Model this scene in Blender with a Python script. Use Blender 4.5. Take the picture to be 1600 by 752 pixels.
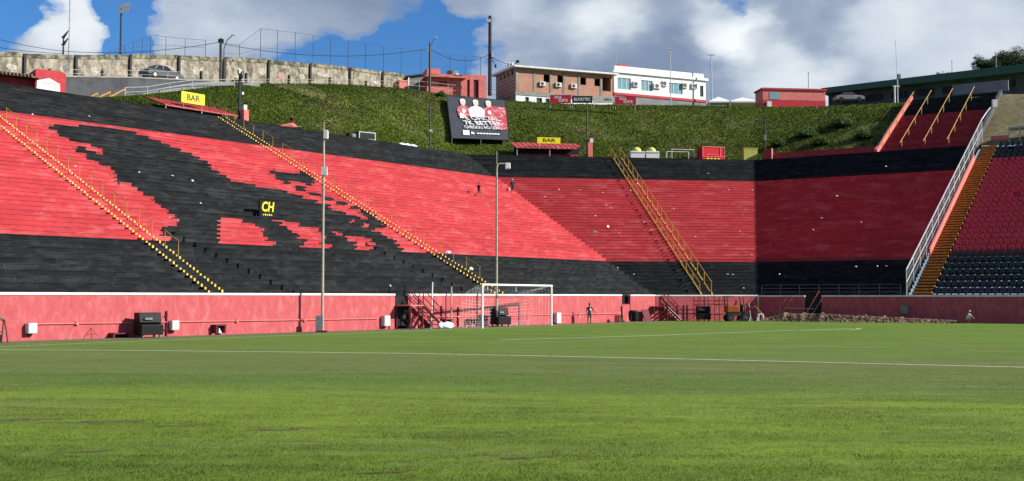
import bpy, bmesh, math, random
import numpy as np
from mathutils import Vector, Matrix, noise as mnoise

for o in list(bpy.data.objects): bpy.data.objects.remove(o)
scene = bpy.context.scene
col = scene.collection
rnd = random.Random(7)

# ------------------------------------------------------------ camera
FPX, CAMH, HORY = 1800.0, 1.9, 465.0
TH = math.atan((HORY-376)/FPX); CT, ST = math.cos(TH), math.sin(TH)
cd = bpy.data.cameras.new('camera'); cam = bpy.data.objects.new('camera', cd); col.objects.link(cam)
cam.location = (0, 0, CAMH); cam.rotation_euler = (math.pi/2+TH, 0, 0)
cd.sensor_width = 36; cd.lens = 36*FPX/1600; cd.clip_end = 3000; cd.clip_start = .1
scene.camera = cam

# ------------------------------------------------------------ sun direction, sky with clouds
SUN_AZ, SUN_EL = math.radians(102.5), math.radians(29)
LDIR = Vector((math.sin(SUN_AZ)*math.cos(SUN_EL), math.cos(SUN_AZ)*math.cos(SUN_EL), math.sin(SUN_EL)))
sl = bpy.data.lights.new('sun', 'SUN'); sl.energy = 5.0; sl.angle = math.radians(.5); sl.color = (1, .94, .85)
so = bpy.data.objects.new('sun', sl); col.objects.link(so); so.location = (60, -20, 60)
so.rotation_euler = (-LDIR).to_track_quat('-Z', 'Y').to_euler()
scene.view_settings.view_transform = 'Standard'; scene.view_settings.look = 'None'
scene.view_settings.gamma = 1; scene.view_settings.exposure = 0.63
scene.render.resolution_x = 1024; scene.render.resolution_y = 481

def pixdir(x, y):
    u = (x-800)/FPX; v = (376-y)/FPX
    return Vector((u, CT - v*ST, ST + v*CT))

world = bpy.data.worlds.new('World'); scene.world = world; world.use_nodes = True
wn = world.node_tree; wn.nodes.clear()
def N(tree, typ, **kw):
    n = tree.nodes.new(typ)
    for k, v in kw.items():
        if k == 'inp':
            for i, val in v.items(): n.inputs[i].default_value = val
        else: setattr(n, k, v)
    return n
def L(tree, a, ao, b, bi): tree.links.new(a.outputs[ao], b.inputs[bi])
def mth(tree, op, a, b=None, clamp=False):
    n = tree.nodes.new('ShaderNodeMath'); n.operation = op; n.use_clamp = clamp
    for i, q in enumerate((a, b)):
        if q is None: continue
        if isinstance(q, (int, float)): n.inputs[i].default_value = q
        else: tree.links.new(q, n.inputs[i])
    return n.outputs[0]
def ramp(tree, fac, stops, interp='LINEAR'):
    n = tree.nodes.new('ShaderNodeValToRGB'); n.color_ramp.interpolation = interp
    e = n.color_ramp.elements
    while len(e) < len(stops): e.new(.5)
    for i, (p, c) in enumerate(stops):
        e[i].position = p; e[i].color = c if len(c) == 4 else (*c, 1)
    tree.links.new(fac, n.inputs[0]); return n.outputs[0]
def mixc(tree, fac, a, b, blend='MIX'):
    n = tree.nodes.new('ShaderNodeMix'); n.data_type = 'RGBA'; n.blend_type = blend
    for i, q in ((0, fac), (6, a), (7, b)):
        if isinstance(q, (int, float)): n.inputs[i].default_value = q
        elif isinstance(q, tuple): n.inputs[i].default_value = q if len(q) == 4 else (*q, 1)
        else: tree.links.new(q, n.inputs[i])
    return n.outputs[2]
def noise_tex(tree, vec, scale, detail=4, rough=.55, dist=0.0):
    n = tree.nodes.new('ShaderNodeTexNoise'); n.inputs['Scale'].default_value = scale
    n.inputs['Detail'].default_value = detail; n.inputs['Roughness'].default_value = rough
    n.inputs['Distortion'].default_value = dist
    if vec is not None: tree.links.new(vec, n.inputs['Vector'])
    return n.outputs[0]
def mapping(tree, vec, scale=(1,1,1), loc=(0,0,0), rot=(0,0,0)):
    n = tree.nodes.new('ShaderNodeMapping'); n.inputs['Scale'].default_value = scale
    n.inputs['Location'].default_value = loc; n.inputs['Rotation'].default_value = rot
    tree.links.new(vec, n.inputs['Vector']); return n.outputs[0]

sky = N(wn, 'ShaderNodeTexSky', sky_type='NISHITA', sun_disc=False)
sky.sun_elevation = SUN_EL; sky.sun_rotation = SUN_AZ; sky.altitude = 50; sky.air_density = 1.0; sky.dust_density = .4; sky.ozone_density = 2.5
tc = N(wn, 'ShaderNodeTexCoord')
vec = tc.outputs['Generated']
skyc = mixc(wn, 1.0, sky.outputs[0], (.50, .98, 1.55), 'MULTIPLY')
vs = mapping(wn, vec, (1, 1, 1.9))
n1 = noise_tex(wn, vs, 9.0, 11, .60, .25)
n2 = noise_tex(wn, mapping(wn, vs, loc=(3.1, .7, 1.9)), 3.2, 4, .55, .3)
cover = mth(wn, 'ADD', mth(wn, 'MULTIPLY', n1, 1.0), mth(wn, 'MULTIPLY', n2, .45))
cover = mth(wn, 'SUBTRACT', cover, .215)
# clear gaps / cloud banks: soft spots of cover at given sky directions, their edges broken up by noise
def warp(scale, amt):
    n = wn.nodes.new('ShaderNodeTexNoise'); n.inputs['Scale'].default_value = scale; n.inputs['Detail'].default_value = 5
    wn.links.new(vs, n.inputs['Vector'])
    a = wn.nodes.new('ShaderNodeVectorMath'); a.operation = 'SUBTRACT'; wn.links.new(n.outputs['Color'], a.inputs[0]); a.inputs[1].default_value = (.5, .5, .5)
    b = wn.nodes.new('ShaderNodeVectorMath'); b.operation = 'SCALE'; wn.links.new(a.outputs[0], b.inputs[0]); b.inputs['Scale'].default_value = amt
    c = wn.nodes.new('ShaderNodeVectorMath'); c.operation = 'ADD'; wn.links.new(vec, c.inputs[0]); wn.links.new(b.outputs[0], c.inputs[1])
    d = wn.nodes.new('ShaderNodeVectorMath'); d.operation = 'NORMALIZE'; wn.links.new(c.outputs[0], d.inputs[0]); return d.outputs[0]
wvec = warp(14, .10)
def spot(x, y, k, amt):
    d = pixdir(x, y).normalized()
    n = wn.nodes.new('ShaderNodeVectorMath'); n.operation = 'DOT_PRODUCT'
    wn.links.new(wvec, n.inputs[0]); n.inputs[1].default_value = d
    e = mth(wn, 'POWER', mth(wn, 'MAXIMUM', n.outputs['Value'], 0.0), k)
    return mth(wn, 'MULTIPLY', e, amt)
def rk(px): return 1.4*(FPX/px)**2   # lobe exponent for a half-width in pixels
SPOTS = [(20, 0, rk(45), -.40), (190, 10, rk(38), -.42), (205, 60, rk(26), -.42), (228, 82, rk(26), -.25), (-30, 40, rk(60), -.15), (105, 55, rk(50), .30), (52, 64, rk(40), .30), (158, 62, rk(26), .24),
         (480, 85, rk(40), -.32), (410, 82, rk(30), -.18), (545, 92, rk(45), -.40), (630, 85, rk(55), -.46), (700, 85, rk(42), -.42), (605, 40, rk(24), -.26), (690, 38, rk(20), -.30),
         (1165, 6, rk(15), -.34), (330, 25, rk(80), .34), (450, 25, rk(90), .34), (560, 8, rk(50), .28), (740, 10, rk(60), .22), (300, 72, rk(45), .14), (840, 60, rk(85), .34), (1000, 60, rk(120), .36), (1280, 70, rk(130), .36), (1480, 70, rk(160), .36)]
for s in SPOTS: cover = mth(wn, 'ADD', cover, spot(*s))
mask = ramp(wn, cover, [(.39, (0,0,0)), (.52, (.6,.6,.6)), (.68, (1,1,1))], 'EASE')
# cloud tone: white lit tops and edges, grey undersides
n3 = noise_tex(wn, mapping(wn, vs, loc=(9, 4, 2)), 6.0, 10, .58, .35)
tone = mth(wn, 'ADD', mth(wn, 'MULTIPLY', n3, .80), .02)
for (x, y, k, a) in [(120, 55, rk(60), .28), (960, 25, rk(45), .32), (1000, 12, rk(60), .14), (1150, 70, rk(38), .38), (1190, 40, rk(35), .26), (1110, 20, rk(30), .2), (1480, 50, rk(140), .20), (1360, 20, rk(60), .16), (430, 25, rk(150), .02),
                     (1060, 95, rk(60), -.16), (930, 100, rk(70), -.02), (1280, 75, rk(55), -.12), (1230, 132, rk(45), .30), (1300, 138, rk(35), .22), (790, 90, rk(60), .14), (350, 75, rk(60), .12), (860, 30, rk(60), .12)]:
    tone = mth(wn, 'ADD', tone, spot(x, y, k, a))
cc = ramp(wn, tone, [(.30, (2.7, 3.6, 5.2)), (.46, (4.2, 5.1, 6.7)), (.62, (6.9, 7.8, 9.0)), (.92, (11.4, 11.9, 12.2))])
final = mixc(wn, mask, skyc, cc)
bg = N(wn, 'ShaderNodeBackground'); bg.inputs[1].default_value = .054
wn.links.new(final, bg.inputs[0])
wo = N(wn, 'ShaderNodeOutputWorld'); L(wn, bg, 0, wo, 0)

# ------------------------------------------------------------ pixel / plan helpers
CAMP = Vector((0, 0, CAMH))
def at_Y(x, y, Y):
    d = pixdir(x, y); return CAMP + d*(Y/d.y)
def ground(x, y, z=0.0):
    d = pixdir(x, y); return CAMP + d*((z-CAMH)/d.z)
def z_at(P, y):
    v = (376-y)/FPX
    return CAMH + P.y*(v*CT+ST)/(CT-v*ST)
class Line:
    """a plan line: s along, d back from it"""
    def __init__(s, P, ang):
        s.P = Vector((P[0], P[1], 0)); s.a = ang
        s.u = Vector((math.cos(ang), math.sin(ang), 0)); s.n = Vector((-math.sin(ang), math.cos(ang), 0))
    def pt(s, a, d, z=0): return s.P + s.u*a + s.n*d + Vector((0, 0, z))
    def col(s, x, d, z=0):       # point in pixel column x, offset d, height z
        B = s.P + s.n*d; k = (x-800)/FPX
        # (Bx+ux a) = k((By+uy a) CT + (z-CAMH) ST)
        a = (k*(B.y*CT+(z-CAMH)*ST) - B.x)/(s.u.x - k*s.u.y*CT)
        return B + s.u*a + Vector((0, 0, z))
    def ray(s, x, y, d):         # pixel ray meets the vertical plane at offset d
        r = pixdir(x, y); t = (d - s.n.dot(CAMP-s.P))/s.n.dot(r); return CAMP + r*t
    def S(s, P): return s.u.dot(Vector((P.x, P.y, 0))-s.P)
    def D(s, P): return s.n.dot(Vector((P.x, P.y, 0))-s.P)
P0 = ground(0, 534)
LA = Line(P0, math.atan2(FPX, 2185-800))
Q1 = LA.col(1024, 0); LB = Line(Q1, math.radians(9))
Q2 = LB.col(1185, 0); LC = Line(Q2, math.radians(-32.5))

# ------------------------------------------------------------ object helpers
def link(o, parent=None):
    col.objects.link(o)
    if parent is not None: o.parent = parent
    return o
def thing(name, loc, rz=0, label=None, cat=None, group=None, kind=None):
    o = bpy.data.objects.new(name, None); o.empty_display_size = .2; link(o)
    o.location = loc; o.rotation_euler = (0, 0, rz); tag(o, label, cat, group, kind); return o
def tag(o, label=None, cat=None, group=None, kind=None):
    if label: o['label'] = label
    if cat: o['category'] = cat
    if group: o['group'] = group
    if kind: o['kind'] = kind
    return o
class MB:
    def __init__(s): s.v = []; s.f = []; s.m = []; s.t = []
    def add(s, vs, fs, m=0, t=.5):
        b = len(s.v); s.v += [tuple(v) for v in vs]
        for f in fs: s.f.append(tuple(i+b for i in f)); s.m.append(m); s.t.append(t)
        return s
    def hexa(s, p, m=0, t=.5):   # 8 points: bottom loop, top loop
        return s.add(p, [(3,2,1,0),(4,5,6,7),(0,1,5,4),(1,2,6,5),(2,3,7,6),(3,0,4,7)], m, t)
    def box(s, c, d, m=0, rz=0, t=.5, taper=1.0):
        x, y, z = d[0]/2, d[1]/2, d[2]/2; ca, sa = math.cos(rz), math.sin(rz); P = []
        for zz, k in ((-z, 1), (z, taper)):
            for (a, b) in ((-x,-y),(x,-y),(x,y),(-x,y)):
                a *= k; b *= k; P.append((c[0]+a*ca-b*sa, c[1]+a*sa+b*ca, c[2]+zz))
        return s.hexa(P, m, t)
    def bx(s, x0, x1, y0, y1, z0, z1, m=0, t=.5):
        return s.box(((x0+x1)/2, (y0+y1)/2, (z0+z1)/2), (abs(x1-x0), abs(y1-y0), abs(z1-z0)), m, 0, t)
    def tube(s, a, b, r0, r1=None, n=8, m=0, t=.5, caps=True):
        a = Vector(a); b = Vector(b); r1 = r0 if r1 is None else r1; w = b-a
        if w.length < 1e-6: return s
        q = w.to_track_quat('Z', 'Y'); V = []
        for p, r in ((a, r0), (b, r1)):
            for i in range(n):
                an = 2*math.pi*i/n; V.append(p + q @ Vector((r*math.cos(an), r*math.sin(an), 0)))
        F = [(i, (i+1) % n, n+(i+1) % n, n+i) for i in range(n)]
        if caps: F += [tuple(range(n-1, -1, -1)), tuple(range(n, 2*n))]
        return s.add(V, F, m, t)
    def path(s, pts, r, n=6, m=0):
        for a, b in zip(pts[:-1], pts[1:]): s.tube(a, b, r, r, n, m)
        return s
    def prism(s, poly, y0, y1, m=0, t=.5):   # polygon in local xz, extruded along y
        n = len(poly); V = [(x, y0, z) for x, z in poly] + [(x, y1, z) for x, z in poly]
        F = [tuple(range(n)), tuple(range(2*n-1, n-1, -1))] + [(i, n+i, n+(i+1) % n, (i+1) % n) for i in range(n)]
        return s.add(V, F, m, t)
    def ball(s, c, r, seg=10, rings=6, m=0, sc=(1,1,1), jit=0, t=.5):
        V = []; F = []
        for i in range(rings+1):
            ph = math.pi*i/rings
            for j in range(seg):
                an = 2*math.pi*j/seg; k = 1+jit*(rnd.random()-.5)
                V.append((c[0]+r*sc[0]*k*math.sin(ph)*math.cos(an), c[1]+r*sc[1]*k*math.sin(ph)*math.sin(an), c[2]+r*sc[2]*k*math.cos(ph)))
        for i in range(rings):
            for j in range(seg):
                F.append((i*seg+j, (i+1)*seg+j, (i+1)*seg+(j+1) % seg, i*seg+(j+1) % seg))
        return s.add(V, F, m, t)
    def mesh(s, name, mats):
        me = bpy.data.meshes.new(name); me.from_pydata(s.v, [], s.f)
        for q in (mats if isinstance(mats, (list, tuple)) else [mats]): me.materials.append(q)
        me.polygons.foreach_set('material_index', s.m)
        at = me.attributes.new('tone', 'FLOAT', 'FACE'); at.data.foreach_set('value', s.t)
        bm = bmesh.new(); bm.from_mesh(me); bmesh.ops.recalc_face_normals(bm, faces=bm.faces); bm.to_mesh(me); bm.free()
        me.update(); return me
    def build(s, name, mats, parent=None, bevel=0, smooth=False, world=False):
        if world and parent is not None:
            iv = (Matrix.Translation(parent.location) @ parent.rotation_euler.to_matrix().to_4x4()).inverted()
            s.v = [tuple(iv @ Vector(v)) for v in s.v]
        o = bpy.data.objects.new(name, s.mesh(name, mats)); link(o, parent)
        if bevel:
            b = o.modifiers.new('bevel', 'BEVEL'); b.width = bevel; b.segments = 2; b.limit_method = 'ANGLE'
        if smooth:
            for p in o.data.polygons: p.use_smooth = True
        return o
def copy_tree(o, parent=None):
    c = o.copy(); link(c); c.parent = parent
    for ch in list(o.children): copy_tree(ch, c)
    return c

# ------------------------------------------------------------ materials
MATS = {}
def mat(name, c, rough=.75, var=.18, scale=3.0, c2=None, stretch=(1,1,1), bump=0.0, bscale=20, metal=0, tone=0.0, spec=.3, dirt=None, dirt2=None):
    m = bpy.data.materials.new(name); m.use_nodes = True; t = m.node_tree
    b = t.nodes['Principled BSDF']; b.inputs['Roughness'].default_value = rough; b.inputs['Metallic'].default_value = metal
    b.inputs['Specular IOR Level'].default_value = spec
    geo = t.nodes.new('ShaderNodeNewGeometry'); pos = mapping(t, geo.outputs['Position'], stretch)
    nz = noise_tex(t, pos, scale, 6, .62, .3)
    c2 = c2 or tuple(max(0, k*(1-var*2)) for k in c)
    c1 = c if c2 is not None and var == 0 else tuple(min(1, k*(1+var*.6)) for k in c)
    cl = ramp(t, nz, [(.32, c2), (.68, c1)])
    if dirt:   # (colour, scale, lo, hi)
        dn = noise_tex(t, mapping(t, geo.outputs['Position'], dirt[4] if len(dirt) > 4 else (1,1,1)), dirt[1], 7, .65, .6)
        cl = mixc(t, ramp(t, dn, [(dirt[2], (0,0,0)), (dirt[3], (1,1,1))]), cl, dirt[0])
    if dirt2:
        dn = noise_tex(t, mapping(t, geo.outputs['Position'], dirt2[4]), dirt2[1], 5, .6, .8)
        cl = mixc(t, ramp(t, dn, [(dirt2[2], (0,0,0)), (dirt2[3], (1,1,1))]), cl, dirt2[0])
    if tone:
        a = t.nodes.new('ShaderNodeAttribute'); a.attribute_name = 'tone'
        g = mth(t, 'ADD', mth(t, 'MULTIPLY', mth(t, 'SUBTRACT', a.outputs['Fac'], .5), tone*2), 1.0)
        hs = t.nodes.new('ShaderNodeHueSaturation'); t.links.new(cl, hs.inputs['Color']); t.links.new(g, hs.inputs['Value']); cl = hs.outputs[0]
    t.links.new(cl, b.inputs['Base Color'])
    if bump:
        bn = t.nodes.new('ShaderNodeBump'); bn.inputs['Strength'].default_value = bump; bn.inputs['Distance'].default_value = .05
        t.links.new(noise_tex(t, geo.outputs['Position'], bscale, 5, .6), bn.inputs['Height']); t.links.new(bn.outputs[0], b.inputs['Normal'])
    MATS[name] = m; return m
M_RED = mat('terrace_red_paint', (.415, .042, .050), .85, .10, 1.3, stretch=(1,1,2.5), tone=.16, dirt=((.52, .13, .135), .5, .5, .78, (1,1,3)), dirt2=((.20, .018, .024), 1.4, .68, .80, (1,1,1.6)), spec=.15)
M_BLK = mat('terrace_black_paint', (.0155, .0175, .0195), .9, .22, 1.6, stretch=(1,1,3), tone=.36, dirt=((.040, .041, .044), .8, .47, .78, (1,1,3)), spec=.12)
M_CONC = mat('concrete', (.28, .27, .25), .9, .2, 1.0, bump=.2)
M_WALL = mat('wall_pink_paint', (.44, .082, .09), .85, .10, 4.0, stretch=(1,1,.6), bump=.25, bscale=8, dirt=((.50, .17, .17), 2.6, .5, .8, (1,1,.45)), dirt2=((.28,.06,.065), 1.8, .66, .85, (1,1,.35)))
M_COPE = mat('white_coping_paint', (.72, .70, .68), .7, .12, 2)
M_WHITE = mat('white_paint', (.78, .78, .77), .5, .06, 3)
M_YEL = mat('yellow_paint', (.72, .46, .07), .6, .12, 6, tone=.2)
M_RAILY = mat('yellow_rail_paint', (.50, .27, .05), .5, .2, 5)
M_ORANGE = mat('orange_step_paint', (.52, .21, .03), .7, .25, 4)
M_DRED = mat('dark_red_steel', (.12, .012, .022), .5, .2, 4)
M_BSTEEL = mat('dark_steel', (.02, .02, .022), .45, .2, 4, spec=.5)
M_GALV = mat('galvanised_steel', (.42, .43, .43), .45, .15, 5, metal=.3)
M_POLE = mat('beige_pole_paint', (.38, .35, .27), .5, .15, 3)
M_BLACKP = mat('black_plastic', (.008, .009, .010), .6, .2, 6, spec=.2)
M_LGREY = mat('light_grey_plastic', (.60, .60, .57), .5, .08, 4)
M_SALM = mat('salmon_paint', (.62, .17, .15), .75, .12, 2)
M_BRED = mat('building_red_paint', (.48, .045, .055), .75, .14, 1.2, bump=.1)
M_DGREY = mat('dark_grey_render', (.075, .08, .088), .9, .2, .6, bump=.2, dirt=((.11,.115,.12), .5, .5, .8))
M_MGREY = mat('mid_grey_render', (.22, .225, .23), .9, .15, .8)
M_OLDW = mat('weathered_concrete', (.36, .32, .25), .95, .28, 1.5, stretch=(1,1,.5), bump=.4, bscale=3, dirt=((.10, .09, .06), 1.3, .46, .64, (1,1,.8)), dirt2=((.04,.04,.032), 1.6, .58, .72, (1,1,.5)))
M_OLDT = mat('mossy_concrete', (.30, .27, .19), .95, .25, 1.8, bump=.4, bscale=3, dirt=((.05, .05, .035), 1.1, .42, .58))
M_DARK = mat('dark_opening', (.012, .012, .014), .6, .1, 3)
M_SIGNY = mat('sign_yellow', (.78, .64, .015), .5, .03, 2)
M_INK = mat('sign_black', (.015, .015, .015), .6, .05, 2)
M_SIGNR = mat('board_red', (.45, .02, .035), .5, .08, 2)
M_BANNER = mat('banner_charcoal', (.055, .06, .065), .55, .1, 1.5)
M_PRINTR = mat('banner_print_red', (.50, .07, .09), .55, .2, 3, dirt=((.75, .45, .42), 1.5, .5, .7))
M_PRINTW = mat('banner_print_white', (.80, .78, .77), .55, .05, 2)
M_PRINTC = mat('banner_print_pale_blue', (.62, .72, .76), .55, .05, 2)
M_SKINP = mat('banner_print_beige', (.72, .52, .45), .55, .08, 2)
M_SHEET = mat('canopy_red_sheet', (.48, .07, .065), .5, .15, 2)
M_SOIL = mat('brown_soil', (.20, .125, .075), .95, .25, 4, bump=.6, bscale=6, dirt=((.30, .2, .13), 3, .5, .7), tone=.35)
M_GLASSB = mat('window_blue_glass', (.17, .33, .36), .08, .06, 1, spec=.8)
M_LIME = mat('lime_plastic', (.55, .60, .12), .5, .1, 3)
M_ORED = mat('tractor_orange', (.30, .07, .015), .45, .15, 4)
M_TYRE = mat('tyre_rubber', (.015, .015, .015), .8, .1, 5)
M_CAR = mat('car_grey_paint', (.07, .07, .072), .3, .05, 2, metal=.5, spec=.6)
M_SKIN = mat('skin', (.20, .10, .06), .6, .08, 5)
M_SEATR = mat('seat_red_plastic', (.46, .03, .06), .35, .08, 4, spec=.5)
M_SEATB = mat('seat_black_plastic', (.014, .016, .024), .35, .08, 4, spec=.5)
M_ROOFG = mat('green_roof_sheet', (.045, .10, .07), .5, .12, 2)
M_MAROON = mat('maroon_step_paint', (.28, .036, .045), .85, .2, 1.5, tone=.3, spec=.15)
M_DGLASS = mat('dark_glass', (.02, .022, .025), .1, .05, 2, spec=.6)
M_WIRE = mat('cable_black', (.02, .02, .02), .6, .05, 2)
M_NETG = mat('net_dark', (.05, .07, .09), .7, .05, 2)
M_NETW = mat('net_white', (.7, .7, .7), .7, .05, 2)
M_BARK = mat('bark', (.09, .065, .045), .9, .2, 4, bump=.4)

def leafmat(name, c, var=.35, rough=.6, trans=True, dry=None, patch=False):
    m = bpy.data.materials.new(name); m.use_nodes = True; t = m.node_tree; b = t.nodes['Principled BSDF']
    a = t.nodes.new('ShaderNodeAttribute'); a.attribute_name = 'tone'
    geo = t.nodes.new('ShaderNodeNewGeometry')
    nz = noise_tex(t, geo.outputs['Position'], .35, 4, .6)
    f = mth(t, 'ADD', mth(t, 'MULTIPLY', a.outputs['Fac'], .6), mth(t, 'MULTIPLY', nz, .5))
    dark = tuple(k*(1-var*1.5) for k in c); lite = (c[0]*(1+var*1.2), c[1]*(1+var*.9), c[2]*(1+var*.4))
    cl = ramp(t, f, [(.25, dark), (.6, c), (.95, lite)])
    if patch:   # same worn and lush patches as the turf sheet under the blades
        rt_ = mapping(t, geo.outputs['Position'], (1, 1, 1), rot=(0, 0, math.radians(9)))
        p1 = noise_tex(t, mapping(t, rt_, (.35, 1.1, 1)), .5, 6, .65, .6)
        cl = mixc(t, ramp(t, p1, [(.34, (.8,.8,.8)), (.58, (0,0,0))]), cl, (.062, .115, .014))
        p2 = noise_tex(t, mapping(t, rt_, (.22, 1.3, 1), (5, 3, 0)), .42, 7, .7, .8)
        cl = mixc(t, ramp(t, p2, [(.54, (0,0,0)), (.70, (.8,.8,.8))]), cl, (.21, .25, .06))
        p3 = noise_tex(t, mapping(t, rt_, (.25, 1.6, 1), (15, 8, 0)), .5, 6, .7, 1.0)
        cl = mixc(t, ramp(t, p3, [(.59, (0,0,0)), (.68, (.9,.9,.9))]), cl, (.085, .075, .035))
    if dry: cl = mixc(t, ramp(t, noise_tex(t, geo.outputs['Position'], .13, 6, .65, .5), [(.56, (0,0,0)), (.70, (.85,.85,.85))]), cl, dry)
    t.links.new(cl, b.inputs['Base Color']); b.inputs['Roughness'].default_value = rough; b.inputs['Specular IOR Level'].default_value = .2
    if trans:
        tr = t.nodes.new('ShaderNodeBsdfTranslucent'); t.links.new(cl, tr.inputs[0])
        mx = t.nodes.new('ShaderNodeMixShader'); mx.inputs[0].default_value = .35
        out = t.nodes['Material Output']; t.links.new(b.outputs[0], mx.inputs[1]); t.links.new(tr.outputs[0], mx.inputs[2]); t.links.new(mx.outputs[0], out.inputs[0])
    MATS[name] = m; return m
M_HILLG = leafmat('hill_grass_blades', (.120, .182, .018), .34, dry=(.18, .155, .07))
M_PITCHG = leafmat('pitch_grass_blades', (.158, .240, .028), .28, patch=True)
M_LEAF = leafmat('tree_leaves', (.035, .06, .018), .35)
M_SHRUB = leafmat('shrub_leaves', (.06, .11, .02), .4)

def text_part(body, size, m, parent, loc, rot=(math.pi/2, 0, 0), width=None, bold=0.0, name='lettering', ext=.004, shear=0):
    c = bpy.data.curves.new(name, 'FONT'); c.body = body; c.size = size; c.align_x = 'CENTER'; c.align_y = 'CENTER'
    c.extrude = ext; c.offset = bold; c.resolution_u = 3; c.shear = shear
    o = bpy.data.objects.new('tmp', c); col.objects.link(o); bpy.context.view_layer.update()
    me = bpy.data.meshes.new_from_object(o.evaluated_get(bpy.context.evaluated_depsgraph_get()))
    col.objects.unlink(o); bpy.data.objects.remove(o)
    xs = [v.co.x for v in me.vertices]; k = (width/(max(xs)-min(xs))) if width and xs else 1
    for v in me.vertices: v.co.x *= k
    me.materials.clear(); me.materials.append(m)
    t = bpy.data.objects.new(name, me); link(t, parent); t.location = loc; t.rotation_euler = rot; return t
# ============================================================ GROUND
def grass_ground_mat():
    m = bpy.data.materials.new('pitch_turf'); m.use_nodes = True; t = m.node_tree; b = t.nodes['Principled BSDF']
    geo = t.nodes.new('ShaderNodeNewGeometry'); pos = geo.outputs['Position']
    rot = mapping(t, pos, (1, 1, 1), rot=(0, 0, math.radians(9)))       # mowing runs along the touchline
    sep = t.nodes.new('ShaderNodeSeparateXYZ'); t.links.new(rot, sep.inputs[0])
    wob = noise_tex(t, pos, .12, 3, .5)
    yy = mth(t, 'ADD', sep.outputs[1], mth(t, 'MULTIPLY', mth(t, 'SUBTRACT', wob, .5), 5.0))
    # strips of different wear across the field: near lush, middle band worn and dry, far mown
    band = ramp(t, mth(t, 'DIVIDE', yy, 100.0), [(.10, (.104, .168, .017)), (.16, (.150, .222, .022)), (.215, (.160, .232, .026)), (.245, (.104, .163, .030)), (.30, (.126, .158, .045)), (.345, (.128, .153, .048)), (.385, (.118, .172, .034)), (.60, (.118, .190, .026)), (.85, (.114, .195, .022))])
    n1 = noise_tex(t, mapping(t, rot, (.35, 1.1, 1)), .5, 6, .65, .6)
    c = mixc(t, ramp(t, n1, [(.34, (.75,.75,.75)), (.60, (0,0,0))]), band, (.082, .130, .018))
    n2 = noise_tex(t, mapping(t, rot, (.22, 1.3, 1), (5, 3, 0)), .42, 7, .7, .8)
    c = mixc(t, ramp(t, n2, [(.55, (0,0,0)), (.70, (.85,.85,.85))]), c, (.175, .19, .065))
    n4 = noise_tex(t, mapping(t, rot, (.25, 1.6, 1), (15, 8, 0)), .5, 6, .7, 1.0)
    c = mixc(t, ramp(t, n4, [(.61, (0,0,0)), (.69, (.9,.9,.9))]), c, (.075, .066, .034))
    n3 = noise_tex(t, pos, 14, 5, .75)
    c = mixc(t, .65, c, ramp(t, n3, [(.3, (.25,.25,.25)), (.7, (.8,.8,.8))]), 'OVERLAY')
    n5 = noise_tex(t, pos, 3.0, 4, .7)
    c = mixc(t, .5, c, ramp(t, n5, [(.3, (.3,.3,.3)), (.7, (.7,.7,.7))]), 'OVERLAY')
    t.links.new(c, b.inputs['Base Color']); b.inputs['Roughness'].default_value = .9; b.inputs['Specular IOR Level'].default_value = .15
    bn = t.nodes.new('ShaderNodeBump'); bn.inputs['Strength'].default_value = .5; bn.inputs['Distance'].default_value = .05
    t.links.new(n3, bn.inputs['Height']); t.links.new(bn.outputs[0], b.inputs['Normal'])
    return m
M_TURF = grass_ground_mat()
g = MB(); g.add([(-600, -200, 0), (600, -200, 0), (600, 900, 0), (-600, 900, 0)], [(0, 1, 2, 3)])
tag(g.build('ground', M_TURF), kind='structure')

def linemat():
    m = bpy.data.materials.new('worn_line_paint'); m.use_nodes = True; t = m.node_tree; b = t.nodes['Principled BSDF']
    geo = t.nodes.new('ShaderNodeNewGeometry')
    n = noise_tex(t, geo.outputs['Position'], 6, 6, .7)
    t.links.new(ramp(t, n, [(.34, (.15, .19, .06)), (.5, (.46, .46, .32)), (.66, (.60, .59, .48))]), b.inputs['Base Color'])
    b.inputs['Roughness'].default_value = .9; return m
M_LINE = linemat()
def strip(name, pts, w, m, z=.004):
    mb = MB(); V = []; F = []
    for i, p in enumerate(pts):
        a = pts[max(0, i-1)]; b = pts[min(len(pts)-1, i+1)]; d = Vector((b[0]-a[0], b[1]-a[1], 0)).normalized(); n = Vector((-d.y, d.x, 0))
        for s in (-1, 1): q = Vector((p[0], p[1], z))+n*(w/2*s); V.append(q)
    for i in range(len(pts)-1): F.append((2*i, 2*i+1, 2*i+3, 2*i+2))
    mb.add(V, F); return mb.build(name, m)
tl = [ground(x, y) for x, y in ((-250, 546.5), (-60, 546.5), (100, 547.2), (250, 548.4), (420, 550), (640, 552.6), (800, 555.6), (1000, 559.8), (1200, 564.5), (1400, 569.4), (1600, 574.2), (1900, 582))]
for nm, pts, w in (('touchline_marking', tl, .24),
    ('goal_line_marking', [ground(-300, 553.5), ground(0, 541.8), ground(400, 526.5), ground(754, 513.3), ground(862, 509), ground(1150, 498.6)], .18),
    ('penalty_area_marking', [ground(780, 531.6), ground(1000, 525.2), ground(1180, 518.6), ground(1346, 513.2)], .28),
    ('penalty_arc_marking', [ground(1236, 516.5), ground(1290, 516.4), ground(1330, 515.6), ground(1344, 514.4), ground(1335, 513.4)], .25)):
    tag(strip(nm, pts, w, M_LINE, .006), kind='structure')
M_TRACK = mat('worn_dirt_track', (.16, .145, .105), .95, .2, 1.5, dirt=((.09, .12, .035), .9, .48, .62), bump=.3)
V1 = LA.pt(-30, 0, .004)
tk = MB()
pA = [LA.pt(s, -1.9 + .25*mnoise.noise(Vector((s*.35, 0, 3))) - max(0, (8-s))*.06, .005) for s in range(-30, 55, 1)]
pB = [LA.pt(s, .1, .005) for s in range(-30, 55, 1)]
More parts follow.
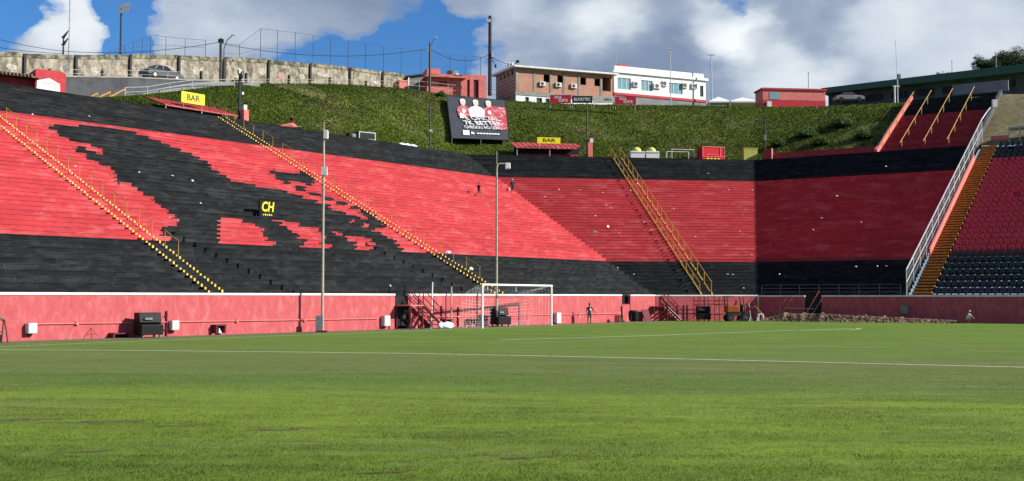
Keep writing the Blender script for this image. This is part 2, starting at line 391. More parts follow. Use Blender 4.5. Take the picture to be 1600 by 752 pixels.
n = len(pA); tk.add(pA+pB, [(i, i+1, n+i+1, n+i) for i in range(n-1)])
tag(tk.build('perimeter_track', M_TRACK), kind='structure')

# ============================================================ BOUNDARY WALL
WH = 2.13
def wall_seg(line, s0, s1, label, h=WH, m=None, seed=0, d0=0.0):
    t = thing('boundary_wall', line.pt(s0, d0, 0), line.a, label, 'wall')
    MB().bx(0, s1-s0, 0, .24, -.3, h-.12).build('wall', m or M_WALL, t)
    MB().bx(-.003, s1-s0+.003, -.04, .27, h-.12, h).build('coping', M_COPE, t, bevel=.015)
    return t
sA = lambda x: LA.S(LA.col(x, 0)); sB = lambda x: LB.S(LB.col(x, 0)); sC = lambda x: LC.S(LC.col(x, 0))
SQ1 = LA.S(Q1); SQ2 = LB.S(Q2)
wall_seg(LA, sA(-220), sA(617), 'pink painted boundary wall with white coping running left of the metal steps')
wall_seg(LA, sA(638), sA(972), 'pink painted boundary wall with white coping behind the goal')
wall_seg(LA, sA(985), SQ1-.02, 'short bright pink wall length just right of the square dark opening')
wall_seg(LB, .02, SQ2-.02, 'pink wall length behind the orange tractor and scaffold frame', h=WH-.02)
wall_seg(LC, .02, sC(1258), 'shaded red wall length left of the dark gateway', h=WH-.06)
wall_seg(LC, sC(1284), sC(1600)+22, 'long shaded red wall below the rows of seats', h=WH-.06)

# ============================================================ TERRACES
D0, TR, RI, NR, ZB = .34, .6, .3, 50, 2.0
def on_plane(line, x, y):       # pixel -> (s, continuous row) on the terrace face of that side
    r = pixdir(x, y); c = CAMP - line.P
    # z = ZB+.15 + .5 (d-D0)
    A0 = c.dot(line.n); t = (ZB+.15 + .5*(A0-D0) - CAMH)/(r.z - .5*line.n.dot(r))
    P = CAMP + r*t; return (line.S(P), (line.D(P)-D0)/TR)
LION = [(69.8,195.8),(93,195.8),(109.5,197.7),(124.5,195.5),(136.5,195.5),(153,198.8),(165,196.5),(175.5,198.8),(187.5,202.8),(208.5,205.8),(214.5,211.8),(238.5,216),(240,219.8),(263,224),(265,228.8),(280.5,231.8),(282,236.7),(295.5,240),(310,247),(312,250.7),(323,253),(329,259),(329,263.5),(341,266.5),(341,271.7),(357.5,277.7),(359,281.5),(374.7,283.7),(392,288),(401,292),(440,295),(449.5,301.7),(470.5,304.7),(473.5,310),(493,312),(496,318),(514,320.5),(517,326.5),(537,328.7),(539.5,334),(559,336),(561,341),(572,341.5),(572,336),(587,337),(587.5,343),(596.5,344.5),(598,350.5),(602.5,352.7),(599.5,356.5),(582.5,356.5),(582.7,362.5),(600.7,365.5),(602,371.5),(616.5,373.7),(618,379.7),(621.7,382),(622.5,387),(628.5,389.5),(629,402),(266.5,388),(266.5,378.5),(265,371),(250,369.5),(252,354.5),(271,353),(278.5,344.7),(269.5,342.5),(272.5,335),(262.7,334),(262,326.7),(250.7,325),(248.5,317.7),(239.5,317),(238,309.5),(226.7,305.7),(221.5,301),(201,287),(187.5,283.5),(185,288),(181,288),(180,276),(177,270),(171,261),(153,257),(148.5,251),(133.5,247.5),(132.7,242),(117.7,240),(116,234),(114.7,232.5),(120,229.5),(130.5,230),(136.5,235.5),(150,239),(159,240),(159,234),(153,231),(139.5,228.7),(138,225),(106.5,219.7),(105,215),(90,211.8),(88.5,206),(75.7,203),(75,198.7)]
REDS = [[(343,338.7),(374.5,342.5),(382,350),(398.5,352),(409.7,356.7),(410.5,362),(407.5,366.5),(415.7,369.5),(415.7,377),(429,379),(429,388),(331,383),(342,380)],
 [(426,345),(429,342),(447,343),(447.7,346.7),(464,348),(468,355),(496.5,357),(499.5,364.7),(507,367),(505.5,373),(498,381),(516.7,382.7),(517.5,390),(469.5,388),(471.7,381),(477.7,380.5),(479,373.7),(467,372),(466.5,364.7),(453,362.5),(452,355.7),(439.5,354),(438,347.5)],
 [(547.5,348),(549.7,341),(552.7,348)], [(566,349),(573,348.7),(576,355),(567.7,355)], [(521,367),(522,362.5),(526.5,360),(534,367.7)],
 [(540,368),(564,368.5),(577.5,373.7),(579.7,378),(587,379.7),(576,383.5),(579.7,386.5),(579.7,393),(557,392.5),(557,385),(553.5,383.5),(555.7,377.5),(540.7,375)]]
BLKS = [[(418,265),(427,264.7),(437.5,270),(460,273),(469,267),(481,269.5),(488.5,277.7),(491.5,284.5),(484,289.3),(476.5,289),(467.5,283.7),(452.5,282),(453,289.3),(441,288),(441,282),(429,279),(428.5,274),(421,273)]]
for (x0, y0, x1, y1) in ((460,291,476.5,297),(480,299,499,305),(502,306.5,520,312.5),(523,314,541.7,319.8),(545.5,322,561,327.5),(560.5,329.7,575.5,335)):
    BLKS.append([(x0, y0), (x1, y0+1.5), (x1, y1+1.5), (x0, y1)])
def unproj(polys): return [[on_plane(LA, *p) for p in q] for q in polys]
def inside(p, poly):
    x, y = p; r = False; n = len(poly); j = n-1
    for i in range(n):
        xi, yi = poly[i]; xj, yj = poly[j]
        if (yi > y) != (yj > y) and x < (xj-xi)*(y-yi)/(yj-yi)+xi: r = not r
        j = i
    return r
PL = unproj([LION])[0]; PR = unproj(REDS); PB = unproj(BLKS)
KLO, KHI = 10, 40
def colourA(s, k):
    q = (s, k+.04)
    if round(k) < KLO or round(k) >= KHI: return 1
    if k > KHI-1.1: return 0
    for p in PR:
        if inside(q, p): return 0
    if inside(q, PL): return 1
    for p in PB:
        if inside(q, p): return 1
    return 0
def colourBC(s, k): return 1 if (k < KLO or k >= KHI) else 0
aBA = (LA.a - LB.a)/2; aCB = (LB.a - LC.a)/2
LIM = {'A': (lambda d: sA(-220)-4, lambda d: SQ1 - d*math.tan(aBA)),
       'B': (lambda d: -d*math.tan(aBA)*-1*-1, lambda d: SQ2 + 0*d)}
# mitre: bowl opens outwards from the pitch, so rows get longer (A shrinks? no: corner is convex inwards) - computed from plan lines
def mitre(l1, l2, d):
    p1 = l1.P + l1.n*d; p2 = l2.P + l2.n*d
    den = l1.u.x*l2.u.y - l1.u.y*l2.u.x; w = p2-p1
    a = (w.x*l2.u.y - w.y*l2.u.x)/den
    return p1 + l1.u*a
def lims(sec, d):
    if sec == 'A': return sA(-220)-4, LA.S(mitre(LA, LB, d))
    if sec == 'B': return LB.S(mitre(LA, LB, d)), LB.S(mitre(LB, LC, d))
    return LC.S(mitre(LB, LC, d)), SRAIL
STEPX = 1436
SRAIL = LC.S(LC.col(1420, D0, ZB))       # where the side stair begins on the right hand stand
def rowprofile(d, z, last=False):
    back = d+TR+.06 if not last else d+3.6
    return [(d+.022, z-.02), (d+.022, z+RI-.06), (d, z+RI-.06), (d, z+RI), (back, z+RI)]
def terrace(sec, line, label, colour, step, bottom=True):
    root = thing('terrace_stand', line.pt(lims(sec, 0)[0] if sec != 'A' else 0, 0, 0)*0 + line.P, line.a, label, 'stand')
    for k in range(NR):
        d = D0+TR*k; z = ZB+RI*k; prof = rowprofile(d, z, k == NR-1)
        a0, a1 = lims(sec, d)
        joints_ = [a0]; q = a0 + rnd.uniform(.5, 3)
        while q < a1-.4: joints_.append(q); q += rnd.uniform(2.2, 3.8)
        joints_.append(a1)
        tones_ = {}
        mb = MB(); rt = rnd.uniform(.3, .7)
        zm = z+.13
        for band, (kk, prof) in enumerate((((k-.22), [(d+.022, z-.02), (d+.022, zm)]), ((k+.24), [(d+.022, zm)]+rowprofile(d, z, k == NR-1)[1:]))):
          if not step: kk = k
          if not step and band == 1: continue
          if not step: prof = rowprofile(d, z, k == NR-1)
          cuts = list(joints_)
          if step:   # paint edges
            s = a0+.01; c0 = colour(s, kk); ext = []
            while s < a1:
                s += step
                c1 = colour(s, kk)
                if c1 != c0: ext.append(s-step/2); c0 = c1
            cuts = sorted(cuts+ext); cuts = [cuts[0]]+[b for a, b in zip(cuts[:-1], cuts[1:]) if b-a > .02]; cuts[-1] = a1
          for b0, b1 in zip(cuts[:-1], cuts[1:]):
            c = colour((b0+b1)/2, kk); ji = sum(1 for j_ in joints_ if j_ <= b0+1e-4)
            if ji not in tones_: tones_[ji] = (min(1, max(0, rt+rnd.uniform(-.28, .28))), rnd.uniform(-.006, .006))
            t, o = tones_[ji]
            e0 = e1 = 0.0
            V = []; first = b0 == a0; lastb = b1 == a1
            for s, isl in ((b0, first), (b1, lastb)):
                for (dd, zz) in prof:
                    ss = s
                    if isl and sec in 'ABC':
                        l0, l1 = lims(sec, dd); ss = l0 if s == b0 else l1
                        if sec == 'A' and s == b0: ss = s
                        if sec == 'C' and s == b1: ss = s
                    V.append((ss, dd+(o if dd < d+.2 else 0), zz))
            m = len(prof)
            mb.add(V, [(i, i+1, m+i+1, m+i) for i in range(m-1)], c, t)
        mb.build('terrace_row', [M_RED, M_BLK], root)
    a0, a1 = lims(sec, D0)
    MB().add([(a0, D0+.06, -.3), (a1, D0+.06, -.3), (a1, D0+.06, ZB+.05), (a0, D0+.06, ZB+.05)], [(0, 1, 2, 3)], 0).build('base_wall', M_BLK, root)
    return root
STA = terrace('A', LA, 'red terrace with the large black painted lion shape, left of the goal', colourA, .12)
STB = terrace('B', LB, 'middle red terrace facing the pitch with the double yellow handrails', colourBC, 0)
STC = terrace('C', LC, 'deep shaded red and black terrace below the wide ramp of steps', colourBC, 0)

# ------------------------------------------------------------ stairs with yellow edge marks
def stair(line, s0, label, colour, w=.86, klo=0, khi=NR, rails=True, rl=None):
    root = thing('terrace_stairway', line.pt(s0, 0, 0), line.a, label, 'stairs', 'yellow marked stairways on the terraces')
    me = {}
    for c, m in ((0, M_RED), (1, M_BLK)):
        me[c] = MB().bx(-w/2-.1, w/2+.1, -.3, .04, 0, .15).mesh('mid_step', m)
    mk = [MB().bx(-.055, .055, -.012, .004, 0, h, t=q).mesh('edge_mark', M_YEL) for h, q in ((.12, .45), (.16, .6), (.10, .3))]
    for k in range(klo, khi):
        d = D0+TR*k; z = ZB+RI*k
        c = colour(s0, k)
        if k > 0:
            o = bpy.data.objects.new('mid_step', me[c]); link(o, root); o.location = (0, d, z-.0)
        for sgn in (-1, 1):
            for j in (0, 1):
                if j == 0 and k == 0: continue
                o = bpy.data.objects.new('edge_mark', mk[rnd.choice((0, 0, 2)) if j == 0 else rnd.choice((1, 1, 0))]); link(o, root)
                o.location = (sgn*w/2 + rnd.uniform(-.02, .02), d-.301 if j == 0 else d-.003, z+.015 if j == 0 else z+.142)
    return root
def handrail(line, s, k0, k1, label, h=.85, m=None, group=None, r=.022, posts=2, mid=False):
    d0 = D0+TR*k0+.25; z0 = ZB+RI*(k0+1)
    t = thing('handrail', line.pt(s, d0, z0), line.a, label, 'handrail', group)
    m = m or M_RAILY; D = TR*(k1-k0); Z = RI*(k1-k0)
    for i in range(posts):
        f = i/(posts-1); kk = round(f*(k1-k0)); MB().tube((0, TR*kk, RI*kk-.02), (0, TR*kk, RI*kk+h), r, n=6).build('post', m, t)
    MB().tube((0, -.1, h-.05), (0, D+.1, Z+h+.05), r, n=6).build('rail', m, t)
    if mid: MB().tube((0, 0, h*.5), (0, D, Z+h*.5), r*.8, n=6).build('mid_rail', m, t)
    return t
ORD = 'lowest second third fourth fifth sixth seventh eighth ninth tenth eleventh topmost'.split()
S1 = LA.S(LA.col(337, D0, ZB)); S2 = LA.S(LA.col(779, D0, ZB)); S3 = LB.S(LB.col(1104, D0, ZB))
stair(LA, S1, 'yellow marked stairway climbing left below the black lion shape', colourA, khi=46)
stair(LA, S2, 'long yellow marked stairway climbing from behind the goal to the left bar', colourA)
stair(LB, S3, 'yellow marked stairway between two continuous yellow rails', colourBC, w=.9)
for i, k in enumerate(range(6, 46, 4)):
    handrail(LA, S1+.5, k, k+2, ORD[i]+' short yellow handrail up from the wall on the left stairway', group='short handrails of the left stairway')
for i, k in enumerate(range(3, 49, 4)):
    handrail(LA, S2+.5, k, k+2, ORD[i]+' short yellow handrail up from the goal on the long middle stairway', group='short handrails of the middle stairway')
handrail(LB, S3-.5, 0, 50, 'left of the two continuous yellow handrails on the middle terrace', m=M_RAILY, r=.034, posts=18, h=.8)
handrail(LB, S3+.5, 0, 50, 'right of the two continuous yellow handrails on the middle terrace', m=M_RAILY, r=.034, posts=18, h=.9)

# ------------------------------------------------------------ seated stand on the right
NS, TS, RS = 30, 1.0, .5
SS0 = SRAIL+.15; SS1 = SS0+1.5; SEND = sC(1600)+16
root = thing('seated_stand', LC.pt(SS0, 0, 0), LC.a, 'stand with red and black plastic seats at the right edge', 'stand')
for k in range(NS):
    d = D0+TS*k; z = ZB+RS*k
    mb = MB(); mb.bx(SS1-SS0, SEND-SS0, d, d+TS+.02, z-.3, z+.12, 0 if 7 <= k < 26 else 1); mb.build('seat_tier', [M_RED, M_BLK], root)
MB().bx(SS1-SS0, SEND-SS0, D0, D0+.2, -.3, ZB).build('base_wall', M_BLK, root)
def seat_mesh(m):
    mb = MB()
    mb.hexa([(-.2, 0, .28), (.2, 0, .28), (.19, .4, .25), (-.19, .4, .25), (-.21, -.02, .33), (.21, -.02, .33), (.2, .42, .29), (-.2, .42, .29)])
    mb.hexa([(-.2, .36, .27), (.2, .36, .27), (.2, .42, .27), (-.2, .42, .27), (-.19, .44, .66), (.19, .44, .66), (.19, .49, .64), (-.19, .49, .64)])
    mb.bx(-.05, .05, .1, .3, .1, .27)
    return mb.mesh('seat', m)
smr, smb = seat_mesh(M_SEATR), seat_mesh(M_SEATB)
spots = []
for k in range(NS):
    d = D0+TS*k+.22; z = ZB+RS*k+.02
    s = SS1+.35
    while s < SEND-.3:
        P = LC.pt(s, d, z); px = 800+FPX*P.x/(P.y*CT+(z-CAMH)*ST)
        if px < 1625 and rnd.random() > .012: spots.append((k, s-SS0, d, z))
        s += .52
rest = {0: MB(), 1: MB()}
for i, (k, s, d, z) in enumerate(spots):
    me = smr if 7 <= k < 26 else smb
    if i < 290:
        o = bpy.data.objects.new('seat', me); link(o, root); o.location = (s, d, z); o.rotation_euler = (rnd.uniform(-.04, .04), 0, rnd.uniform(-.05, .05))
    else:
        mb = rest[0 if me is smr else 1]
        mb.add([(v.co.x+s, v.co.y+d, v.co.z+z) for v in me.vertices], [tuple(p.vertices) for p in me.polygons])
for i, m in ((0, M_SEATR), (1, M_SEATB)):
    if rest[i].v: tag(rest[i].build('seat_rows', m, root), kind='stuff')
# orange steps beside the seats
root = thing('orange_stairway', LC.pt(SS0, 0, 0), LC.a, 'steep flight of orange steps beside the plastic seats', 'stairs')
stm = MB().bx(0, 1.42, -.05, .5, .02, .16).mesh('step', M_ORANGE)
rsm = MB().bx(0, 1.45, 0, .56, -.2, .018).mesh('riser', M_DARK)  # near-black risers: the shadow between the orange steps, put into the colour
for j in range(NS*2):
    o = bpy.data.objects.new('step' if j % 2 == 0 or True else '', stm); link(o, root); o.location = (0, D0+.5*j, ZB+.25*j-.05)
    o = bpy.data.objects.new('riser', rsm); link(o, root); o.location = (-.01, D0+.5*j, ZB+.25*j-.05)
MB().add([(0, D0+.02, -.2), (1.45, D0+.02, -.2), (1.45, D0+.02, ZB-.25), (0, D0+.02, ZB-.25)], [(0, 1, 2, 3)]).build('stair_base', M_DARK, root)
# salmon stringer and tall railing left of the steps
dT = TR*NR
st = thing('stair_stringer', LC.pt(SRAIL+.06, 0, 0), LC.a, 'salmon coloured concrete edge between shaded terrace and orange steps', 'kerb')
MB().hexa([(0, 7, 2), (.12, 7, 2), (.12, D0+dT*.86, ZB+.43*dT), (0, D0+dT*.86, ZB+.43*dT), (0, 7, ZB+.5*6.7+.55), (.12, 7, ZB+.5*6.7+.55), (.12, D0+dT*.86, ZB+.43*dT+.75), (0, D0+dT*.86, ZB+.43*dT+.75)]).build('edge_beam', M_SALM, st)
rl = thing('stair_railing', LC.pt(SRAIL-.1, 0, 0), LC.a, 'tall pale steel railing with mesh panels beside the orange steps', 'railing')
NP = 15; HR = 2.0
zr = lambda d: ZB + .5*(d-D0) + .15
pd = [D0-.25+(dT+1.5)*i/(NP-1) for i in range(NP)]
for d in pd: MB().tube((0, d, zr(d)-.3), (0, d, zr(d)+HR), .04, n=6).build('post', M_GALV, rl)
for f, r in ((1.0, .06), (.52, .045)):
    MB().tube((0, pd[0], zr(pd[0])+HR*f), (0, pd[-1], zr(pd[-1])+HR*f), r, n=6).build('rail', M_GALV, rl)
for a, b in zip(pd[:-1], pd[1:]):
    mb = MB()
    for i in range(1, 7):
        d = a+(b-a)*i/7; mb.tube((0, d, zr(d)+.15), (0, d, zr(d)+HR), .008, n=4, caps=False)
    for i in range(1, 4):
        mb.tube((0, a, zr(a)+HR*i/4), (0, b, zr(b)+HR*i/4), .008, n=4, caps=False)
    mb.build('mesh_panel', M_GALV, rl)
mb = MB(); mb.path([(0, pd[-1], zr(pd[-1])+HR), (.2, pd[-1]+1.5, zr(pd[-1])+HR+.9), (.3, pd[-1]+3, zr(pd[-1])+HR+1.6)], .06); mb.build('top_extension', M_GALV, rl)
# guard rails standing on the base of the shaded terrace
gr = thing('guard_rail', LC.pt(.2, .28, WH-.06), LC.a, 'thin grey guard rail along the foot of the shaded terrace', 'railing')
Lr = SRAIL-.8
for i in range(8): MB().tube((Lr*i/7, 0, -.1), (Lr*i/7, 0, .85), .025, n=6).build('post', M_BSTEEL, gr)
for z in (.28, .56, .85): MB().tube((0, 0, z), (Lr, 0, z), .018, n=5).build('rail', M_DGREY, gr)

# ============================================================ HILLSIDE
def interp(x, pts):
    if x <= pts[0][0]: return pts[0][1]
    for (a, b), (c, d) in zip(pts[:-1], pts[1:]):
        if x <= c:
            f = (x-a)/(c-a); return b+(d-b)*f
    return pts[-1][1]
ZT = ZB+RI*NR
HTOP = [(100,158),(190,152),(250,147),(300,140),(350,134),(400,131.5),(430,130.5),(560,133),(640,139),(700,148),(760,155),(860,161),(960,164),(1100,165),(1190,167),(1290,166),(1360,163),(1420,160),(1500,158),(1700,150)]
HD = [(100,40),(190,42),(300,46),(430,50),(700,50),(1700,50)]
def foot(x):
    best = None
    for sec, l in (('A', LA), ('B', LB), ('C', LC)):
        p = l.col(x, D0+dT+1.4, ZT)
        a0, a1 = lims(sec, D0+dT+1.4)
        if sec == 'C': a1 = 500
        if a0-1e-3 <= l.S(p) <= a1+1e-3: return p
    return LC.col(x, D0+dT+1.4, ZT)
def hilltop(x):
    y = interp(x, HTOP); d = interp(x, HD)
    def blend(x):
        if x < 640: return LA.ray(x, y, d).y
        if x < 860: f = (x-640)/220; f = f*f*(3-2*f); return LA.ray(640, y, d).y*(1-f) + LB.ray(860, y, d).y*f
        if x < 1100: return LB.ray(x, y, d).y
        if x < 1400: f = (x-1100)/300; f = f*f*(3-2*f); return LB.ray(1100, y, d).y*(1-f) + LC.ray(1400, y, d-2).y*f
        return LC.ray(x, y, d-2).y
    return at_Y(x, y, blend(x))
HX = list(np.arange(95, 1432, 11.0)); NH = 22
V = []; F = []; hillpts = []
for i, x in enumerate(HX):
    a = foot(x); b = hilltop(x); rowp = []
    for j in range(NH+1):
        f = j/NH; p = a.lerp(b, f); e = f*f*(3-2*f)
        p.z = a.z + (b.z-a.z)*(.65*f+.35*e) - .05
        if 0 < j < NH:
            p.z += .45*math.sin(math.pi*f)*mnoise.noise(Vector((p.x*.12, p.y*.12, 1))) + .10*mnoise.noise(Vector((p.x*.6, p.y*.6, 4)))*math.sin(math.pi*f)
        rowp.append(p)
    # flat top behind the edge
    dirv = Vector((b.x, b.y, 0)).normalized()
    for q, dz in ((6, .1), (40, .1), (140, -1)): rowp.append(b + dirv*q + Vector((0, 0, dz)))
    V += rowp; hillpts.append(rowp[:NH+1])
nr = NH+4
for i in range(len(HX)-1):
    for j in range(nr-1): F.append((i*nr+j, (i+1)*nr+j, (i+1)*nr+j+1, i*nr+j+1))
M_HILL = mat('hillside_turf', (.10, .125, .016), .95, .35, .5, bump=.6, bscale=3, dirt=((.19, .15, .07), .14, .53, .66))
tag(MB().add(V, F).build('hillside', M_HILL, smooth=True), kind='structure')
# tall rough grass over the slope
def blades(name, m, pts, tones, h, w, lean=.5):
    n = len(pts); r = np.random.default_rng(5)
    an = r.uniform(0, 2*np.pi, n); hh = h*r.uniform(.55, 1.3, n); ww = w*r.uniform(.6, 1.3, n)
    le = r.uniform(0, lean, n)*hh; la = r.uniform(0, 2*np.pi, n)
    P = np.asarray(pts); co = np.zeros((n, 3, 3))
    co[:, 0] = P + np.stack([np.cos(an)*ww/2, np.sin(an)*ww/2, -.02+0*an], 1)
    co[:, 1] = P - np.stack([np.cos(an)*ww/2, np.sin(an)*ww/2, .02+0*an], 1)
    co[:, 2] = P + np.stack([np.cos(la)*le, np.sin(la)*le, hh], 1)
    me = bpy.data.meshes.new(name); me.vertices.add(3*n); me.vertices.foreach_set('co', co.ravel())
    me.loops.add(3*n); me.loops.foreach_set('vertex_index', np.arange(3*n, dtype=np.int32))
    me.polygons.add(n); me.polygons.foreach_set('loop_start', np.arange(0, 3*n, 3, dtype=np.int32)); me.polygons.foreach_set('loop_total', np.full(n, 3, dtype=np.int32))
    me.update(calc_edges=True)
    at = me.attributes.new('tone', 'FLOAT', 'FACE'); at.data.foreach_set('value', np.asarray(tones, dtype=np.float32))
    nv = np.stack([r.uniform(-.45, .45, n), r.uniform(-.45, .45, n), np.ones(n)], 1); nv /= np.linalg.norm(nv, axis=1)[:, None]
    for p_ in (True,): me.polygons.foreach_set('use_smooth', np.ones(n, dtype=bool))
    me.normals_split_custom_set_from_vertices(np.repeat(nv, 3, axis=0).tolist())
    me.materials.append(m); o = bpy.data.objects.new(name, me); return link(o)
r = np.random.default_rng(3)
HP = np.array([[tuple(p) for p in q] for q in hillpts])
nb = 190000
fi = r.uniform(0, len(HX)-1.001, nb); fj = r.uniform(.4, NH-.001, nb)
i0 = fi.astype(int); j0 = fj.astype(int); a = (fi-i0)[:, None]; b = (fj-j0)[:, None]
pp = HP[i0, j0]*(1-a)*(1-b) + HP[i0+1, j0]*a*(1-b) + HP[i0, j0+1]*(1-a)*b + HP[i0+1, j0+1]*a*b
cl = np.array([mnoise.noise(Vector((p[0]*.35, p[1]*.35, 2))) for p in pp]); c2 = np.array([mnoise.noise(Vector((p[0]*.065, p[1]*.09, 7))) for p in pp])
keep = (c2 > -.42) | (r.random(nb) < .3)
pp = pp[keep]; tn = np.clip(.48 + .22*cl[keep] + .6*c2[keep] + r.uniform(-.15, .15, keep.sum()), 0, 1)
hb = .11 + .11*np.clip(cl[keep]+.3, 0, 1)
tag(blades('hillside_grass', M_HILLG, pp, tn, hb, .13, .8), 'rough green grass covering the slope behind the terraces', 'grass', kind='stuff')

# worn scuffs of bare soil in the near turf
M_SCUFF = mat('bare_scuffed_soil', (.125, .098, .040), .95, .3, 9, bump=.4, bscale=30, dirt=((.10, .155, .022), 5.0, .46, .58))
SCUFFS = []
for (x, y, lx_, ly_) in ((40,656,.7,.22),(165,659,.6,.20),(285,665,.4,.14),(440,671,.45,.13),(130,706,.35,.1),(820,716,.3,.08),(610,738,.3,.07)):
    c0 = ground(x, y); SCUFFS.append((c0.x, c0.y, lx_, ly_)); poly = []
    for i in range(28):
        a_ = 2*math.pi*i/28; q_ = 1+.55*mnoise.noise(Vector((math.cos(a_)*1.8+x, math.sin(a_)*1.8, y)))
        poly.append((c0.x+lx_*q_*math.cos(a_), c0.y+ly_*q_*math.sin(a_)+.12*math.cos(a_), .003+.0006*len(SCUFFS)))
    tag(MB().add(poly, [tuple(range(28))]).build('bare_soil_patch', M_SCUFF), kind='structure')
# near pitch grass blades
bl = []
for (y0, y1, den) in ((9.5, 14, 1900), (14, 20, 800), (20, 29, 260)):
    w0 = .50*y1+1.5; n = int((y1-y0)*2*w0*den)
    x = r.uniform(-w0, w0, n); y = r.uniform(y0, y1, n); k = np.abs(x) < .50*y+1.5
    bl.append(np.stack([x[k], y[k], 0*x[k]], 1))
bl = np.concatenate(bl)
q = np.array([mnoise.noise(Vector((p[0]*.5, p[1]*1.6, 2))) + .6*mnoise.noise(Vector((p[0]*2.2, p[1]*4, 5))) for p in bl])
kp = r.random(len(bl)) < np.clip(.75+q*.9, .12, 1)
for (cx_, cy_, a_, b_) in SCUFFS:
    e_ = ((bl[:, 0]-cx_)/a_)**2 + ((bl[:, 1]-cy_)/b_)**2
    kp &= (e_ > 1.0+.5*q) | (r.random(len(bl)) < .42)
bl = bl[kp]; tn = np.clip(.45+.35*q[kp]+r.uniform(-.25, .25, len(bl)), 0, 1)
tag(blades('pitch_grass', M_PITCHG, bl, tn, .024+.010*np.clip(q[kp], -.5, 1), .009, .9), 'short green pitch grass in the foreground', 'grass', kind='stuff')
# ============================================================ WALLS, BUILDINGS AND TREES ON THE HILLTOP
def plate(name, pts_top, pts_bot, thick, n, m, parent, tone=.5):
    """a slab between two world polylines (top, bottom), thickened along n"""
    mb = MB(); k = len(pts_top); V = []
    for off in (Vector((0,0,0)), Vector(n)*thick):
        V += [p+off for p in pts_bot] + [p+off for p in pts_top]
    F = []
    for i in range(k-1):
        F += [(i, i+1, k+i+1, k+i), (2*k+i+1, 2*k+i, 3*k+i, 3*k+i+1), (k+i, k+i+1, 3*k+i+1, 3*k+i), (i+1, i, 2*k+i, 2*k+i+1)]
    F += [(0, k, 3*k, 2*k), (k-1, 2*k-1+2*k-0, 0, 0)][:1] + [(k-1, 3*k-1, 4*k-1, 2*k-1)]
    mb.add(V, F, 0, tone); return mb.build(name, m, parent, world=True)
DW = 62
# --- old concrete wall with faded murals
PX = [(-150, 76), (40, 84), (120, 86), (205, 86), (281, 87.5), (352, 91), (421, 93.5), (486, 99.5), (548, 106), (599, 112.5), (637, 118)]
BASEY = [(-150, 130), (0, 126), (105, 124), (230, 125), (300, 127), (400, 131), (520, 134.5), (640, 140)]
ow = thing('mural_wall', LA.ray(0, 126, DW), LA.a, 'long weathered concrete wall with faded paintings along the hilltop road', 'wall')
for (x0, y0), (x1, y1) in zip(PX[:-1], PX[1:]):
    st = rnd.uniform(-1.3, 1.0)
    top = [LA.ray(x0+1.2, y0+st, DW), LA.ray(x1-1.2, y1+st, DW)]; bot = [LA.ray(x0+1.2, interp(x0, BASEY)+6, DW), LA.ray(x1-1.2, interp(x1, BASEY)+6, DW)]
    for q, w in zip(bot, top): q.x, q.y = w.x, w.y
    midf = .45
    mid = [b.lerp(t, midf) for b, t in zip(bot, top)]
    hi = [b.lerp(t, .98) for b, t in zip(bot, top)]
    plate('wall_panel', top, bot, .3, LA.n, M_OLDW, ow)
    cpt = [p+LA.n*-.07 for p in top]; cpb = [b.lerp(t, .87)+LA.n*-.07 for b, t in zip(bot, top)]
    plate('coping', [p+Vector((0,0,.05)) for p in cpt], cpb, .42, LA.n, M_OLDT, ow)
    # half height buttress in the middle, full height pilaster at the joint
    for xx, f, w in ((x1, 1.0, .26), ((x0+x1)/2, .5, .18)):
        yt = interp(xx, PX); b = LA.ray(xx, interp(xx, BASEY)+5, DW-.25); t_ = LA.ray(xx, yt, DW-.25); b.x, b.y = t_.x, t_.y
        h = (t_.z-b.z)*f
        pm = MB(); c = LA.u*(w/2)
        pm.hexa([b-c, b+c, b+c+LA.n*.3, b-c+LA.n*.3]+[p+Vector((0,0,h)) for p in (b-c, b+c, b+c+LA.n*.3, b-c+LA.n*.3)])
        pm.build('pilaster', M_DARK if f == 1.0 else M_BSTEEL, ow, world=True)
M_MUR = [mat('faded_mural_white', (.50, .47, .40), .9, .3, 2.5, dirt=((.30,.27,.2), 2.2, .45, .6)), mat('faded_mural_teal', (.18, .19, .17), .9, .3, 3), mat('faded_mural_ochre', (.44, .34, .24), .9, .3, 3), mat('faded_mural_rose', (.42, .25, .21), .9, .2, 4)]
for (x, y, w, h, c) in ((104, 107, 11, 13, 1), (148, 111, 13, 16, 0), (188, 113, 15, 14, 2), (262, 106, 20, 9, 0), (306, 111, 10, 17, 0), (375, 112, 9, 13, 0), (408, 112, 12, 15, 0), (440, 118, 12, 14, 3), (472, 120, 10, 11, 0), (505, 117, 20, 10, 0), (18, 105, 18, 10, 0), (588, 129, 16, 7, 0)):
    c0 = LA.ray(x, y, DW-.035); mb = MB(); poly = []
    e = LA.col(x+10, DW-.035, c0.z); pxm = 10/((e-c0).length)
    for i in range(18):
        a = 2*math.pi*i/18; q = 1+.32*mnoise.noise(Vector((math.cos(a)*1.7+x, math.sin(a)*1.7, y)))
        poly.append(c0 + LA.u*(w/2/pxm*q*math.cos(a)) + Vector((0, 0, h/2/16.5*q*math.sin(a))))
    mb.add(poly, [tuple(range(18))], 0); mb.build('faded_painting', M_MUR[c], ow, world=True)

